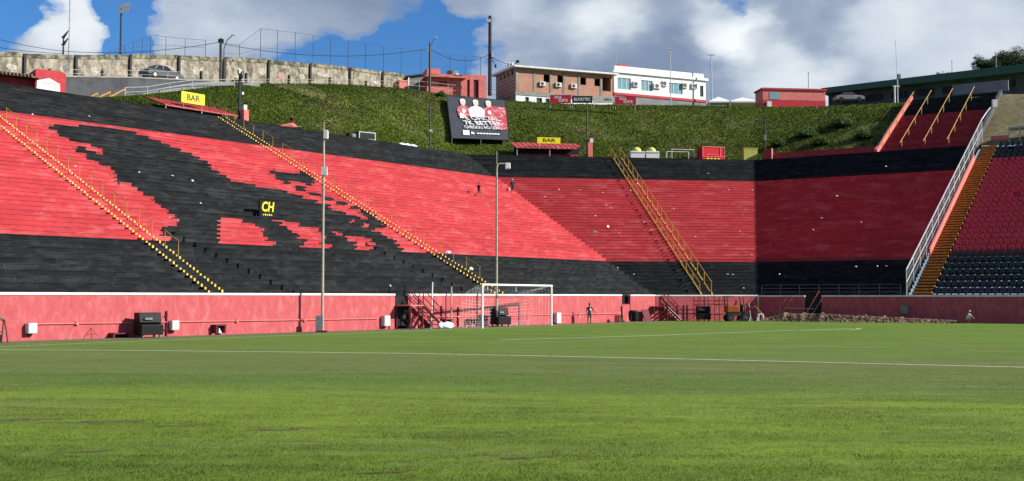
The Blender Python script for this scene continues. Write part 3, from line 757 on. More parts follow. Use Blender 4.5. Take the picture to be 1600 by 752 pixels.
# --- dark grey retaining wall and the ramp beside it
rw = thing('retaining_wall', LA.ray(200, 140, 50), LA.a, 'dark grey retaining wall below the hilltop road at the left', 'wall')
tp = [LA.ray(x, y, 50) for x, y in ((88, 120.5), (200, 122), (330, 127.5))]; bt = [Vector((p.x, p.y, ZT-1)) for p in tp]
plate('wall', tp, bt, .4, LA.n, M_DGREY, rw)
plate('coping', [p+LA.n*-.06+Vector((0,0,.14)) for p in tp], [p+LA.n*-.06 for p in tp], .5, LA.n, M_CONC, rw)
rd = thing('hilltop_road', LA.ray(200, 122, 50), LA.a, kind='structure')
rp = [LA.ray(x, y, 50.3) for x, y in ((-260, 118), (88, 120.5), (200, 122), (330, 127.5), (420, 131))]
plate('road_surface', [p+Vector((0,0,-.02)) for p in rp], [p+Vector((0,0,-.3)) for p in rp], 14, LA.n, M_MGREY, rd)
rmp = thing('ramp_wall', LA.ray(260, 145, 47), LA.a, 'lighter grey sloping ramp wall under the wire fence at the upper left', 'wall')
tp = [LA.ray(x, y, 47) for x, y in ((193, 150), (250, 138), (300, 129.5), (340, 127.5), (405, 131))]; bt = [Vector((p.x, p.y, p.z-4)) for p in tp]
plate('wall', tp, bt, .3, LA.n, M_MGREY, rmp)
def fence(name, line, d, pts_b, pts_t, label, m, pr=.05, rr=.03, mids=(.5,), cat='fence', wires=0, wm=None, wr=.008):
    root = thing(name, line.ray(pts_b[0][0], pts_b[0][1], d), line.a, label, cat)
    B = [line.ray(x, y, d) for x, y in pts_b]; T = []
    for b, (x, y) in zip(B, pts_t): T.append(Vector((b.x, b.y, z_at(b, y))))
    for b, t in zip(B, T): mb = MB(); mb.tube(b-Vector((0,0,.3)), t, pr, n=6); mb.build('post', m, root, world=True)
    mb = MB(); mb.path(T, rr); mb.build('rail', m, root, world=True)
    for f in mids: mb = MB(); mb.path([b.lerp(t, f) for b, t in zip(B, T)], rr*.8); mb.build('mid_rail', m, root, world=True)
    if wires:
        mb = MB()
        for (b0, t0), (b1, t1) in zip(zip(B[:-1], T[:-1]), zip(B[1:], T[1:])):
            n = max(2, int((b1-b0).length/wires))
            for i in range(1, n): mb.tube(b0.lerp(b1, i/n), t0.lerp(t1, i/n), wr, n=3, caps=False)
            k = max(2, int((t0-b0).length/wires))
            for i in range(1, k): mb.tube(b0.lerp(t0, i/k), b1.lerp(t1, i/k), wr, n=3, caps=False)
        mb.build('netting', wm or m, root, world=True)
    return root
fb = [(195,152),(230,150),(265,144),(300,138),(334,134),(366,132),(405,131.5)]
fence('ramp_fence', LA, 46, fb, [(195,137),(230,136),(265,130),(300,125.5),(334,124.5),(366,124.5),(405,124)], 'pale wire fence following the sloping ramp at the upper left', M_GALV, .04, .035, wires=.35)
fence('road_fence', LA, 50.2, [(108,121),(140,121.5),(175,122),(215,122.5),(262,124),(300,126)], [(108,109),(140,109.5),(175,110),(215,110.5),(262,112),(300,113.5)], 'thin pale railing on top of the dark grey retaining wall', M_GALV, .03, .025)
fence('hill_edge_fence', LA, 50, [(405,131.5),(470,132),(540,133.5),(600,137),(655,142),(700,149),(745,154),(790,157)], [(405,124),(470,124),(540,125),(600,127),(655,127),(700,132),(745,138),(790,142)], 'thin beige fence along the brow of the grass slope', M_POLE, .035, .025, wires=.6)
for i, (x, y, x2, y2) in enumerate(((143,151,152,146),(155,152,172,144),(166,155,196,139))):
    t = thing('ramp_handrail', LA.ray(x, y, 44), LA.a, ('lowest', 'middle', 'longest')[i]+' of three yellow handrails rising to the ramp at the upper left', 'handrail', 'yellow handrails by the ramp')
    a = LA.ray(x, y, 44); b = LA.ray(x2, y2, 46)
    mb = MB(); mb.tube(a, b, .07, n=6); mb.build('rail', M_RAILY, t, world=True)
    mb = MB(); mb.tube(b, b-Vector((0,0,1.6)), .06, n=6); mb.build('post', M_RAILY, t, world=True)
# --- tall netting posts
fence('ball_net', LA, 68, [(164,86),(195,86),(208,86),(222,86),(235,87),(259,87),(289,88),(321,90)], [(164,84.5),(195,71),(208,66),(222,61),(235,55),(259,57.6),(289,60.6),(321,63)], 'tall dark ball netting with a sloping left end above the mural wall', M_NETG, .035, .025, (.55,), 'net', .4, M_NETG, .006)
nx = [(343, 68), (374, 70), (407, 45), (433, 48), (461, 51), (489, 55.5), (516, 59.5), (544, 64), (571, 68), (599, 72), (627, 75.5), (658, 79), (703, 85.5), (727, 87), (751, 89)]
fence('ball_net', LA, 68, [(x, interp(x, PX)+3) if x < 630 else (x, 120) for x, y in nx], nx, 'longer stretch of tall ball netting between the street lamp and the tall dark pole', M_NETG, .04, .022, (.42,), 'net', .4, M_NETG, .006)

# --- buildings
def cellwall(mb, w, h, y0, y1, holes, m=0, x0=0, z0=0):
    xs = sorted({x0, w} | {v for q in holes for v in q[:2]}); zs = sorted({z0, h} | {v for q in holes for v in q[2:4]})
    for a, b in zip(xs[:-1], xs[1:]):
        run = None
        for c, d in zip(zs[:-1], zs[1:]):
            cx, cz = (a+b)/2, (c+d)/2
            if any(q[0] < cx < q[1] and q[2] < cz < q[3] for q in holes):
                if run: mb.bx(a, b, y0, y1, run[0], run[1], m); run = None
            else: run = (run[0], d) if run else (c, d)
        if run: mb.bx(a, b, y0, y1, run[0], run[1], m)
def brickmat():
    m = bpy.data.materials.new('bare_brick'); m.use_nodes = True; t = m.node_tree; b = t.nodes['Principled BSDF']
    tcn = t.nodes.new('ShaderNodeTexCoord'); br = t.nodes.new('ShaderNodeTexBrick')
    mp = mapping(t, tcn.outputs['Object'], (1,1,1), rot=(math.pi/2, 0, 0)); t.links.new(mp, br.inputs['Vector'])
    br.inputs['Color1'].default_value = (.42, .165, .095, 1); br.inputs['Color2'].default_value = (.33, .12, .07, 1); br.inputs['Mortar'].default_value = (.40, .33, .27, 1)
    br.inputs['Scale'].default_value = 1; br.inputs['Brick Width'].default_value = .4; br.inputs['Row Height'].default_value = .24; br.inputs['Mortar Size'].default_value = .02
    nz = noise_tex(t, tcn.outputs['Object'], .8, 5, .6)
    c = mixc(t, ramp(t, nz, [(.4, (0,0,0)), (.7, (.6,.6,.6))]), br.outputs[0], (.45, .26, .18))
    t.links.new(c, b.inputs['Base Color']); b.inputs['Roughness'].default_value = .9; return m
M_BRICK = brickmat()
def frame(x, y, Y, deg):   # building root whose lower left front corner is seen at (x, y)
    return at_Y(x, y, Y), math.radians(deg)
def acunit(root, x, z, y=-.28, w=.75, h=.55):
    o = MB().bx(x-w/2, x+w/2, y, -.01, z-h/2, z+h/2).build('air_conditioner', M_LGREY, root, bevel=.03)
    mb = MB(); mb.tube((x-.08, y-.012, z), (x-.08, y+.02, z), h*.38, n=14); mb.build('fan_grille', M_BSTEEL, o)
# brick building
P, a = frame(806, 162, 152, 22)
bl_ = thing('brick_building', P, a, 'unfinished bare brick building over a white ground floor on the hilltop', 'building')
Lb = Line(P, a)
def lx(line, x, d=0, z=28): return line.S(line.col(x, d, z))
def lz(y): return z_at(P, y)-P.z
W = lx(Lb, 957); 
def zz(x, y, line=None, P_=None):
    line = line or Lb; q = line.col(x, 0, 28); return z_at(q, y)-(P_ or P).z
H = zz(808, 106); Hf = zz(808, 142)
holes = []
for (x0, x1, y0, y1) in ((849.5,859.5,116,128.5),(871,880,117.5,130.5),(906.5,916,120.5,132.5),(929,938,123,134.5),(941,954.5,120.5,142)):
    holes.append((lx(Lb, x0), lx(Lb, x1), zz(x0, y1), zz(x0, y0)))
mb = MB(); cellwall(mb, W, H, 0, .3, holes, z0=Hf); mb.build('brick_wall', M_BRICK, bl_)
MB().bx(-.0, .3, .302, 7, Hf, H).build('side_wall', M_BRICK, bl_); MB().bx(W-.3, W, .302, 7, Hf, H).build('side_wall', M_BRICK, bl_); MB().bx(0, W, 7, 7.3, Hf, H).build('back_wall', M_BRICK, bl_)
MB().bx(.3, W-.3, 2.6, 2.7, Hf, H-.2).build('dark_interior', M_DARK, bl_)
gh = [(lx(Lb, x0), lx(Lb, x1), .3, Hf-.75) for x0, x1 in ((820.5,826.5),(838,847),(852,859))]
mb = MB(); cellwall(mb, W, Hf-.55, -.05, .3, gh, z0=-1); mb.build('ground_floor', M_WHITE, bl_)
MB().bx(-.05, .25, .31, 7.2, -1, Hf-.4).build('side_base', M_CONC, bl_)
for q in gh: MB().bx(q[0], q[1], .16, .2, q[2], q[3]).build('door', M_BANNER, bl_)
MB().bx(-.12, W+.2, -.14, 7.4, Hf-.55, Hf-.02).build('floor_beam', M_CONC, bl_)
for x in (807.5, 835, 860.5, 881.5, 905, 939.5):
    s = lx(Lb, x); MB().bx(s-.16, s+.16, -.06, .02, Hf, H-.05).build('column', M_CONC, bl_)
mb = MB(); mb.hexa([(-.5, -.7, H), (W+.6, -.7, H), (W+.6, 7.6, H+.1), (-.5, 7.6, H+.1), (-.5, -.7, H+.22), (W+.6, -.7, H+.22), (W+.6, 7.6, H+.42), (-.5, 7.6, H+.42)]); mb.build('roof', M_COPE, bl_)
for x, y in ((847, 131.5), (872, 133), (896, 135)): acunit(bl_, lx(Lb, x), zz(x, y), w=.85, h=.6)
for i in range(4): MB().bx(-.04, .02, 1.0+1.4*i, 1.5+1.4*i, H-.75, H-.3).build('side_vent', M_DARK, bl_)
# white building
P2, a2 = frame(960, 166, 160, 25)
wb = thing('white_office_building', P2, a2, 'white flat roofed building with blue windows and a red stripe on the hilltop', 'building')
L2 = Line(P2, a2); W2 = lx(L2, 1103); z2 = lambda x, y: zz(x, y, L2, P2)
H2 = z2(962, 113.5); Hm = z2(962, 144.5)
wins = [(lx(L2, x0), lx(L2, x1), z2(x0, y1), z2(x0, y0)) for x0, x1, y0, y1 in ((965,986,121,139),(1002,1020,125,141.5),(1045.5,1067,129,146))]
dr = (lx(L2, 1094), lx(L2, 1099.5), z2(1094, 151), z2(1094, 134))
mb = MB(); cellwall(mb, W2, H2, 0, .3, wins+[dr], z0=Hm); mb.build('wall', M_WHITE, wb)
for s0, s1, y0, y1 in ((0, .3, .302, 8), (W2-.3, W2, .302, 8)): MB().bx(s0, s1, y0, y1, -1, H2).build('side_wall', M_WHITE, wb)
for q in wins:
    f = MB().bx(q[0], q[1], .12, .16, q[2], q[3]).build('window', M_GLASSB, wb)
    w3 = (q[1]-q[0])
    for i in range(1, 3): MB().bx(q[0]+w3*i/3-.03, q[0]+w3*i/3+.03, .07, .118, q[2], q[3]).build('mullion', M_WHITE, f)
MB().bx(dr[0], dr[1], .12, .16, dr[2], dr[3]).build('door', M_DARK, wb)
MB().bx(-.05, W2+.1, -.12, .298, Hm-.34, Hm-.002).build('red_stripe', M_SIGNR, wb)
MB().bx(0, W2, 0, .3, -1.2, Hm-.342).build('lower_wall', M_MGREY, wb)
MB().bx(-.25, W2+.3, -.28, 8.2, H2, H2+.34).build('roof_slab', M_WHITE, wb)
MB().bx(.1, W2-.3, .05, 7.9, H2+.342, H2+1.0).build('parapet', M_WHITE, wb)
MB().bx(1.0, 2.6, .5, 2, H2+1.0, H2+1.35).build('roof_hatch', M_BRED, wb)
for x, y, w in ((993, 132, .9), (1026, 135, 1.2), (1038, 131, .8), (1070, 134, .8), (1084, 135, .9)): acunit(wb, lx(L2, x), z2(x, y), w=w, h=.75)
# red building behind the brow
P3, a3 = frame(667, 149, 150, 14)
rb = thing('red_building', P3, a3, 'red painted low building between the netting and the tall dark pole', 'building')
L3 = Line(P3, a3); W3 = lx(L3, 760); z3 = lambda x, y: zz(x, y, L3, P3)
H3 = z3(680, 122); vent = (lx(L3, 685), lx(L3, 699), z3(685, 134), z3(685, 127))
dr3 = (lx(L3, 730), lx(L3, 734), -.8, z3(730, 118)); dr4 = (lx(L3, 740), lx(L3, 748), -.8, z3(740, 119))
mb = MB(); cellwall(mb, W3, H3, 0, .3, [vent, dr3, dr4], z0=-2.5); mb.build('wall', M_SALM, rb)
MB().bx(vent[0], vent[1], .1, .14, vent[2], vent[3]).build('louvre_window', M_DARK, rb)
for i in range(4): zq = vent[2]+(vent[3]-vent[2])*(i+.5)/4; MB().bx(vent[0], vent[1], .02, .09, zq-.04, zq+.04).build('louvre_slat', M_BRED, rb)
for q in (dr3, dr4): MB().bx(q[0], q[1], .2, .25, q[2], q[3]).build('doorway', M_DRED, rb)
MB().bx(0, .3, .302, 6, -2.5, H3).build('side_wall', M_BRED, rb); MB().bx(W3-.3, W3, .302, 6, -2.5, H3).build('side_wall', M_SALM, rb)
MB().bx(-.3, lx(L3, 727), -.9, 6.2, H3, H3+.22).build('roof_slab', M_SALM, rb)
MB().bx(0, lx(L3, 688), .0, 3, H3+.222, z3(670, 107)).build('roof_block', M_SALM, rb)
MB().bx(lx(L3, 727), W3, .02, 5.5, H3+.002, z3(735, 117)).build('parapet', M_SALM, rb)
o = MB().tube((lx(L3, 710), 1.5, H3+.22), (lx(L3, 710), 1.5, H3+1.25), .7, .78, 14).build('water_tank', M_MGREY, rb)
MB().bx(lx(L3, 714), lx(L3, 719), .8, 1.6, H3+.22, H3+.9).build('roof_box', M_LGREY, rb)
q = LA.ray(637, 140, 57); gb = thing('grey_shed', q, math.radians(14), 'grey shed with a sloping roof left of the red building', 'shed')
L4 = Line(q, math.radians(14)); w4 = lx(L4, 666)
MB().prism([(0, -.5), (w4, -.5), (w4, zz(664, 117, L4, q)), (0, zz(640, 121, L4, q))], 0, 4).build('wall', M_MGREY, gb)
MB().hexa([(-.2, -.3, zz(640, 121, L4, q)+.02), (w4, -.3, zz(664, 117, L4, q)+.02), (w4, 4.3, zz(664, 117, L4, q)+.02), (-.2, 4.3, zz(640, 121, L4, q)+.02), (-.2, -.3, zz(640, 121, L4, q)+.2), (w4, -.3, zz(664, 117, L4, q)+.2), (w4, 4.3, zz(664, 117, L4, q)+.2), (-.2, 4.3, zz(640, 121, L4, q)+.2)]).build('roof', M_DGREY, gb)
q = LA.ray(624, 140, 55); kb = thing('pink_kiosk', q, math.radians(30), 'small pink gatehouse at the right end of the mural wall', 'kiosk')
MB().bx(0, 1.15, 0, 1.2, -.5, 1.15).build('wall', M_SALM, kb); MB().bx(-.1, 1.25, -.1, 1.3, 1.152, 1.28).build('roof', M_SALM, kb); MB().bx(.75, 1.0, -.02, -.003, -.2, .5).build('door', M_DRED, kb); MB().bx(1.3, 1.42, 0, .12, -.5, 1.7).build('post', M_WHITE, kb)
# upper left red bar house with white sign
q = LA.ray(55, 150, 40); hb_ = thing('red_bar_house', q, LA.a-math.radians(18), 'red building with a blank white gabled sign at the far upper left', 'building')
L5 = Line(q, LA.a-math.radians(18)); s1 = lx(L5, 106); z5 = lambda x, y: zz(x, y, L5, q)
MB().prism([(0, -3), (s1, -3), (s1, z5(105, 116)), (lx(L5, 99), z5(99, 112)), (0, z5(58, 107.5))], 0, 2.4).build('front_wall', M_BRED, hb_)
sp = [(lx(L5, 60), z5(60, 145)), (lx(L5, 97), z5(97, 146)), (lx(L5, 96.5), z5(96.5, 132)), (lx(L5, 80), z5(80, 122.5)), (lx(L5, 61), z5(61, 126))]
o = MB().prism(sp, -.06, -.003).build('white_sign', M_WHITE, hb_)
xm = (sp[0][0]+sp[1][0])/2
MB().path([(xm-.6, -.075, z5(80, 133)), (xm-.35, -.075, z5(80, 129.5)), (xm-.2, -.075, z5(80, 131.5)), (xm+.2, -.075, z5(80, 130)), (xm+.6, -.075, z5(80, 132))], .012, 4).build('faint_scribble', M_MGREY, o)
s0 = -7.5
MB().bx(s0, -.003, .6, 3, -3, z5(30, 119)).build('low_wing', M_BRED, hb_)
MB().hexa([(s0, -.3, z5(30, 119)+.02), (.3, -.3, z5(30, 119)-.05), (.3, 3.2, z5(30, 119)+.35), (s0, 3.2, z5(30, 119)+.5), (s0, -.3, z5(30, 119)+.14), (.3, -.3, z5(30, 119)+.07), (.3, 3.2, z5(30, 119)+.5), (s0, 3.2, z5(30, 119)+.65)]).build('tiled_roof', M_SOIL, hb_)
for i in range(26): MB().tube((s0+.15+i*.28, -.42, z5(30, 119)+.12), (s0+.15+i*.28, 3.2, z5(30, 119)+.62), .1, n=6).build('roof_tile_course', M_SOIL, hb_)
MB().bx(-6.8, -4.8, .55, .59, .3, 1.15).build('serving_hatch', M_DARK, hb_); MB().bx(-3.6, -1.7, .55, .59, .2, .85).build('shutter', M_MGREY, hb_)

# --- things on the hilltop, right side
q = at_Y(1192, 167, 150); rc = thing('red_cabin', q, math.radians(7), 'red and salmon site cabin at the top of the grass slope', 'cabin')
L6 = Line(q, math.radians(7)); w6 = lx(L6, 1290); h6 = zz(1195, 140, L6, q)
MB().bx(0, w6, 0, 3, -.4, h6*.42).build('lower_wall', M_SIGNR, rc); MB().bx(.02, w6-.02, .02, 2.98, h6*.42, h6).build('upper_wall', M_SALM, rc)
MB().bx(-.15, w6+.15, -.15, 3.1, h6, h6+.22).build('roof', M_BRED, rc)
MB().bx(.9, 2.3, -.02, .01, h6*.45, h6*.85).build('window', M_GLASSB, rc); MB().bx(.5, 1.1, -.25, -.02, .0, .7).build('meter_box', M_LGREY, rc)
for i in range(6): MB().bx(.5+i*1.35, 1.3+i*1.35, .1, .5, h6+.222, h6+.3).build('roof_block', M_COPE, rc)
for i, (x0, x1, lab) in enumerate(((1108, 1142, 'white pointed canopy tent nearest the white building'), (1140, 1188, 'white pointed canopy tent nearest the red cabin'))):
    q = at_Y(x0, 166, 156); w = (x1-x0)/FPX*156; t = thing('canopy_tent', q, 0, lab, 'tent', 'white canopy tents on the hilltop')
    mb = MB(); zt = zz(x0, 158, Line(q, 0), q); za = zz((x0+x1)/2, 149, Line(q, 0), q)
    mb.add([(0,0,zt),(w,0,zt),(w,w*.8,zt),(0,w*.8,zt),(w/2,w*.4,za),(0,0,zt-.2),(w,0,zt-.2),(w,w*.8,zt-.2),(0,w*.8,zt-.2)], [(0,1,4),(1,2,4),(2,3,4),(3,0,4),(0,5,6,1),(1,6,7,2),(2,7,8,3),(3,8,5,0)]); mb.build('canopy', M_WHITE, t)
    for x in (0.05, w-.05):
        for y in (.05, w*.8-.05): MB().tube((x, y, -.5), (x, y, zt), .04, n=6).build('pole', M_GALV, t)
q = at_Y(1292, 165, 160); gs = thing('green_roofed_hall', q, math.radians(-36), 'long low hall with a dark green roof along the right skyline', 'building')
L7 = Line(q, math.radians(-36)); w7 = lx(L7, 1700); h7 = zz(1296, 147, L7, q)
MB().bx(0, w7, .6, 12, -3, h7).build('wall', M_DGREY, gs)
mb = MB(); mb.hexa([(-.4, -1, h7), (w7, -1, h7), (w7, 12, h7), (-.4, 12, h7), (-.4, -1, h7+.75), (w7, -1, h7+1.1), (w7, 12, h7+2.2), (-.4, 12, h7+1.6)]); mb.build('roof', M_ROOFG, gs)
for i in range(9): MB().bx(2+i*3.4, 4.3+i*3.4, .55, .597, h7-1.5, h7-.6).build('window', M_DARK, gs)
for i in range(10): MB().tube((.6+i*3.4, -.6, -2), (.6+i*3.4, -.6, h7), .06, n=6).build('post', M_BSTEEL, gs)

def tree(x, ybase, Y, ytop, rx, label, seed, n=5200):
    rr = random.Random(seed); b = at_Y(x, ybase, Y); h = z_at(b, ytop)-b.z
    t = thing('tree', b, 0, label, 'tree', 'trees behind the green roof')
    mb = MB(); mb.tube((0,0,-.5), (.1,0,h*.45), .28, .2, 8); limbs = []
    for i in range(6):
        a = rr.uniform(0, 6.28); e = Vector((math.cos(a)*rx*.6, math.sin(a)*rx*.6, h*rr.uniform(.6, .85))); mb.tube((.1,0,h*rr.uniform(.3,.45)), e, .13, .05, 6); limbs.append(e)
    mb.build('trunk', M_BARK, t)
    cl = []
    for e in limbs:
        for q in range(4): cl.append((e+Vector((rr.uniform(-1,1)*rx*.45, rr.uniform(-1,1)*rx*.45, rr.uniform(-.12,.22)*h)), rx*rr.uniform(.2, .38)))
    V = []; F = []; T = []
    for i in range(n):
        c, r0 = cl[i % len(cl)]; d = Vector((rr.gauss(0,1), rr.gauss(0,1), rr.gauss(0,.8))).normalized()*r0*rr.random()**.4; p = c+d
        u = Vector((rr.gauss(0,1), rr.gauss(0,1), rr.gauss(0,1))).normalized(); w = u.orthogonal().normalized(); s = rr.uniform(.10, .2)
        k = len(V); V += [p-u*s, p+w*s*.5, p+u*s, p-w*s*.5]; F.append((k, k+1, k+2, k+3)); T.append(rr.random())
    m = MB(); m.v = [tuple(v) for v in V]; m.f = F; m.m = [0]*n; m.t = T; m.build('crown', M_LEAF, t)
tree(1537, 136, 185, 93, 2.3, 'small round dark tree left of its neighbour on the right skyline', 1, 5000)
tree(1582, 134, 188, 86, 5.0, 'broad dark tree at the right end of the skyline', 2, 12000)
tree(1473, 140, 190, 116, 1.3, 'tiny bush top showing above the green roof', 3, 1200)

# dark leafy shrubs on the slope near the ramp
def shrub(x, f, r0, label, seed, n=1100):
    r0 *= .75
    rr = random.Random(seed); i = min(len(HX)-1, max(0, int((x-95)/11))); p = hillpts[i][int(f*NH)]
    t = thing('shrub', p, 0, label, 'shrub', 'leafy shrubs on the slope'); V = []; F = []; T = []
    mb = MB()
    for k in range(5): a = rr.uniform(0, 6.28); mb.tube((0,0,-.2), (math.cos(a)*r0*.5, math.sin(a)*r0*.5, r0*.7), .04, .02, 5)
    mb.build('stem', M_BARK, t)
    for i in range(n):
        d = Vector((rr.gauss(0,1), rr.gauss(0,1), abs(rr.gauss(0,1))*.75)).normalized()*r0*(rr.random()**.45)*(.7+.5*rr.random()); p_ = d+Vector((0,0,.1))
        u = Vector((rr.gauss(0,1), rr.gauss(0,1), rr.gauss(0,1))).normalized(); w = u.orthogonal().normalized(); s = rr.uniform(.10, .19)
        k = len(V); V += [p_-u*s, p_+w*s*.45, p_+u*s, p_-w*s*.45]; F.append((k, k+1, k+2, k+3)); T.append(rr.random())
    m = MB(); m.v = [tuple(v) for v in V]; m.f = F; m.m = [0]*n; m.t = T; m.build('foliage', M_SHRUB, t)
for j, (x, f, r0, lab) in enumerate(((1322,.62,1.9,'largest dark shrub on the slope left of the wide ramp of steps'),(1265,.42,1.5,'dark shrub on the slope below the red cabin'),(1225,.3,1.1,'low shrub beside the pole above the shaded terrace'),(1350,.4,1.4,'shrub on the slope close beside the salmon ramp edge'),(1290,.3,1.3,'low spreading shrub halfway between the red cabin and the ramp'),(375,.97,.9,'dark weeds on the brow behind the bar pole'),(690,.95,.7,'small shrub at the top left corner of the hillside banner'))):
    shrub(x, f, r0, lab, 50+j)

# ============================================================ WIDE RAMP OF STEPS
dB = D0+dT+.9
bl0, bl1 = LC.col(1374, dB, ZT), LC.col(1522, dB, ZT); SR0, SR1 = LC.S(bl0), LC.S(bl1)
rs = thing('ramp_steps', LC.pt(SR0, dB, ZT), LC.a, 'wide dark red flight of steps climbing to the street at the upper right', 'stairs')
tz = z_at(LC.col(1475, dB+15, 26), 153)
NSt = 30; dd = 15.0/NSt; dz = (tz-ZT)/NSt; w = SR1-SR0
for k in range(NSt):
    mb = MB(); sh = 0 # straight flight
    mb.hexa([(0, dd*k, dz*k-.6), (w, dd*k, dz*k-.6), (w, dd*(k+1)+.05, dz*k-.2), (0, dd*(k+1)+.05, dz*k-.2), (0, dd*k, dz*(k+1)), (w, dd*k, dz*(k+1)), (w, dd*(k+1)+.05, dz*(k+1)), (0, dd*(k+1)+.05, dz*(k+1))], 1 if k > 19 else 0, rnd.uniform(.2, .8))
    mb.build('step', [M_MAROON, M_BLK], rs)
mb = MB(); Ht = dz*NSt; Dt = dd*NSt
mb.hexa([(-.3, -.8, -.3), (-.003, -.8, -.3), (-.003, Dt, Ht-.5), (-.3, Dt, Ht-.5), (-.3, -.8, .35), (-.003, -.8, .35), (-.003, Dt, Ht+.6), (-.3, Dt, Ht+.6)]); mb.build('left_edge_wall', M_SALM, rs)
mb = MB(); mb.hexa([(w+.003, -1, -.3), (w+.3, -1, -.3), (w+.3, Dt, Ht-.5), (w+.003, Dt, Ht-.5), (w+.003, -1, .2), (w+.3, -1, .2), (w+.3, Dt, Ht+.35), (w+.003, Dt, Ht+.35)]); mb.build('right_edge_wall', M_DGREY, rs)
MB().bx(-.3, w+.3, Dt, Dt+5, Ht-.4, Ht-.01).build('top_landing', M_DARK, rs)
MB().bx(w*.38, w+.3, Dt+4, Dt+4.3, Ht+.9, Ht+2.1).build('grey_hoarding', M_MGREY, rs)
for i, f in enumerate((.01, .22, .47, .72)):
    t = thing('ramp_rail', LC.pt(SR0+w*f, dB, ZT), LC.a, ('leftmost', 'second', 'third', 'rightmost')[i]+' of the four yellow handrails on the wide ramp of steps', 'handrail', 'yellow handrails on the wide ramp of steps')
    MB().tube((0, .2, 1.0), (0, Dt, Ht+1.0), .045, n=6).build('rail', M_RAILY, t)
    for k in range(2, NSt+1, 6): MB().tube((0, dd*k, dz*k), (0, dd*k, dz*k+1.0), .045, n=6).build('post', M_RAILY, t)
for a, b in ((1205, 1372),):
    p0, p1 = LC.col(a, dB+.3, ZT), LC.col(b, dB+.3, ZT)
    t = thing('low_red_wall', p0, LC.a, 'low dark red wall along the top of the shaded terrace', 'wall'); n_ = (p1-p0).length
    MB().bx(0, n_, 0, .3, -.1, .75).build('wall', M_BRED, t); MB().bx(-.01, n_+.01, -.04, .34, .752, .84).build('coping', M_BRED, t)
# dry bank right of the ramp
V = []; F = []; M_DRY = mat('dry_grass_bank', (.20, .165, .085), .95, .25, 1.5, bump=.5, dirt=((.12, .13, .04), .6, .5, .7))
xs = list(range(1516, 1740, 12))
for x in xs:
    for (y, d) in ((229, dB+1.5), (205, dB+6), (180, dB+10), (152, dB+14), (150, dB+32)): V.append(LC.ray(x, y-(x-1528)*.05 + rnd.uniform(-1,1), d))
for i in range(len(xs)-1):
    for j in range(4): F.append((i*5+j, (i+1)*5+j, (i+1)*5+j+1, i*5+j+1))
tag(MB().add(V, F).build('dry_bank', M_DRY, smooth=True), kind='structure')
q = LC.col(1562, dB+.8, ZT); t = thing('stand_top_shelter', q, LC.a, 'grey and red shelter frame at the top of the orange steps', 'shelter')
MB().bx(.6, 6, 1.2, 3.2, 1.9, 2.05).build('roof', M_GALV, t)
for i in range(6): MB().tube((.7+i, 1.3, -.3), (.7+i, 1.3, 1.9), .06, n=6).build('post', M_GALV, t)
MB().bx(-1.0, .6, 1.2, 1.3, .8, 1.25).build('red_barrier', M_SALM, t)
# ============================================================ PITCH SIDE OBJECTS
def dA(x, y): return LA.D(ground(x, y))
# --- goal
G1, G2 = ground(753.7, 513.2), ground(861.7, 508.7)
ga = math.atan2(G2.y-G1.y, G2.x-G1.x); gw = (G2-G1).length; gh = z_at(G1, 443.4)
gl = thing('football_goal', G1, ga, 'white football goal with hanging net', 'goal')
M_POST = mat('goal_white_paint', (.80, .80, .80), .4, .04, 3)
for s in (0, gw): MB().tube((s, 0, -.02), (s, 0, gh-.06), .065, n=12).build('goal_post', M_POST, gl, smooth=False)
MB().tube((-.065, 0, gh-.06), (gw+.065, 0, gh-.06), .065, n=12).build('crossbar', M_POST, gl)
GD = 1.7
for s in (.4, gw-.4): MB().tube((s, GD+.9, -.02), (s, GD+.9, gh-.15), .05, n=8).build('net_post', M_GALV, gl)
mb = MB(); NX, NZ = 30, 9
prof = [(0, gh-.1), (.4, gh-.16), (.8, gh-.3), (1.25, gh-.55), (1.5, gh-1.0), (1.6, gh-1.6), (1.65, .35), (1.7, .02)]
pts = [[(gw*i/NX, y, z-.18*math.sin(math.pi*i/NX)*(1 if 0 < j < 6 else 0)+.03*rnd.uniform(-1, 1)) for i in range(NX+1)] for j, (y, z) in enumerate(prof)]
fine = []
for a, b in zip(pts[:-1], pts[1:]):
    for f in (0, .33, .66): fine.append([tuple(Vector(p).lerp(Vector(q), f)) for p, q in zip(a, b)])
fine.append(pts[-1])
for row in fine:
    for p, q in zip(row[:-1], row[1:]): mb.tube(p, q, .0035, n=3, caps=False)
for i in range(NX+1):
    for a, b in zip(fine[:-1], fine[1:]): mb.tube(a[i], b[i], .0035, n=3, caps=False)
for s in (0, gw):
    for k in range(1, 9):
        f = k/9; z = gh*f
        yb = max(y for y, zz_ in prof if zz_ >= z-.02) if f < .95 else .3
        mb.tube((s, 0, z), (s, yb, z), .0035, n=3, caps=False)
    for k in range(1, 7):
        y = GD*k/7; zt_ = interp(y, prof); mb.tube((s, y, 0), (s, y, zt_), .0035, n=3, caps=False)
mb.build('net', M_NETW, gl)

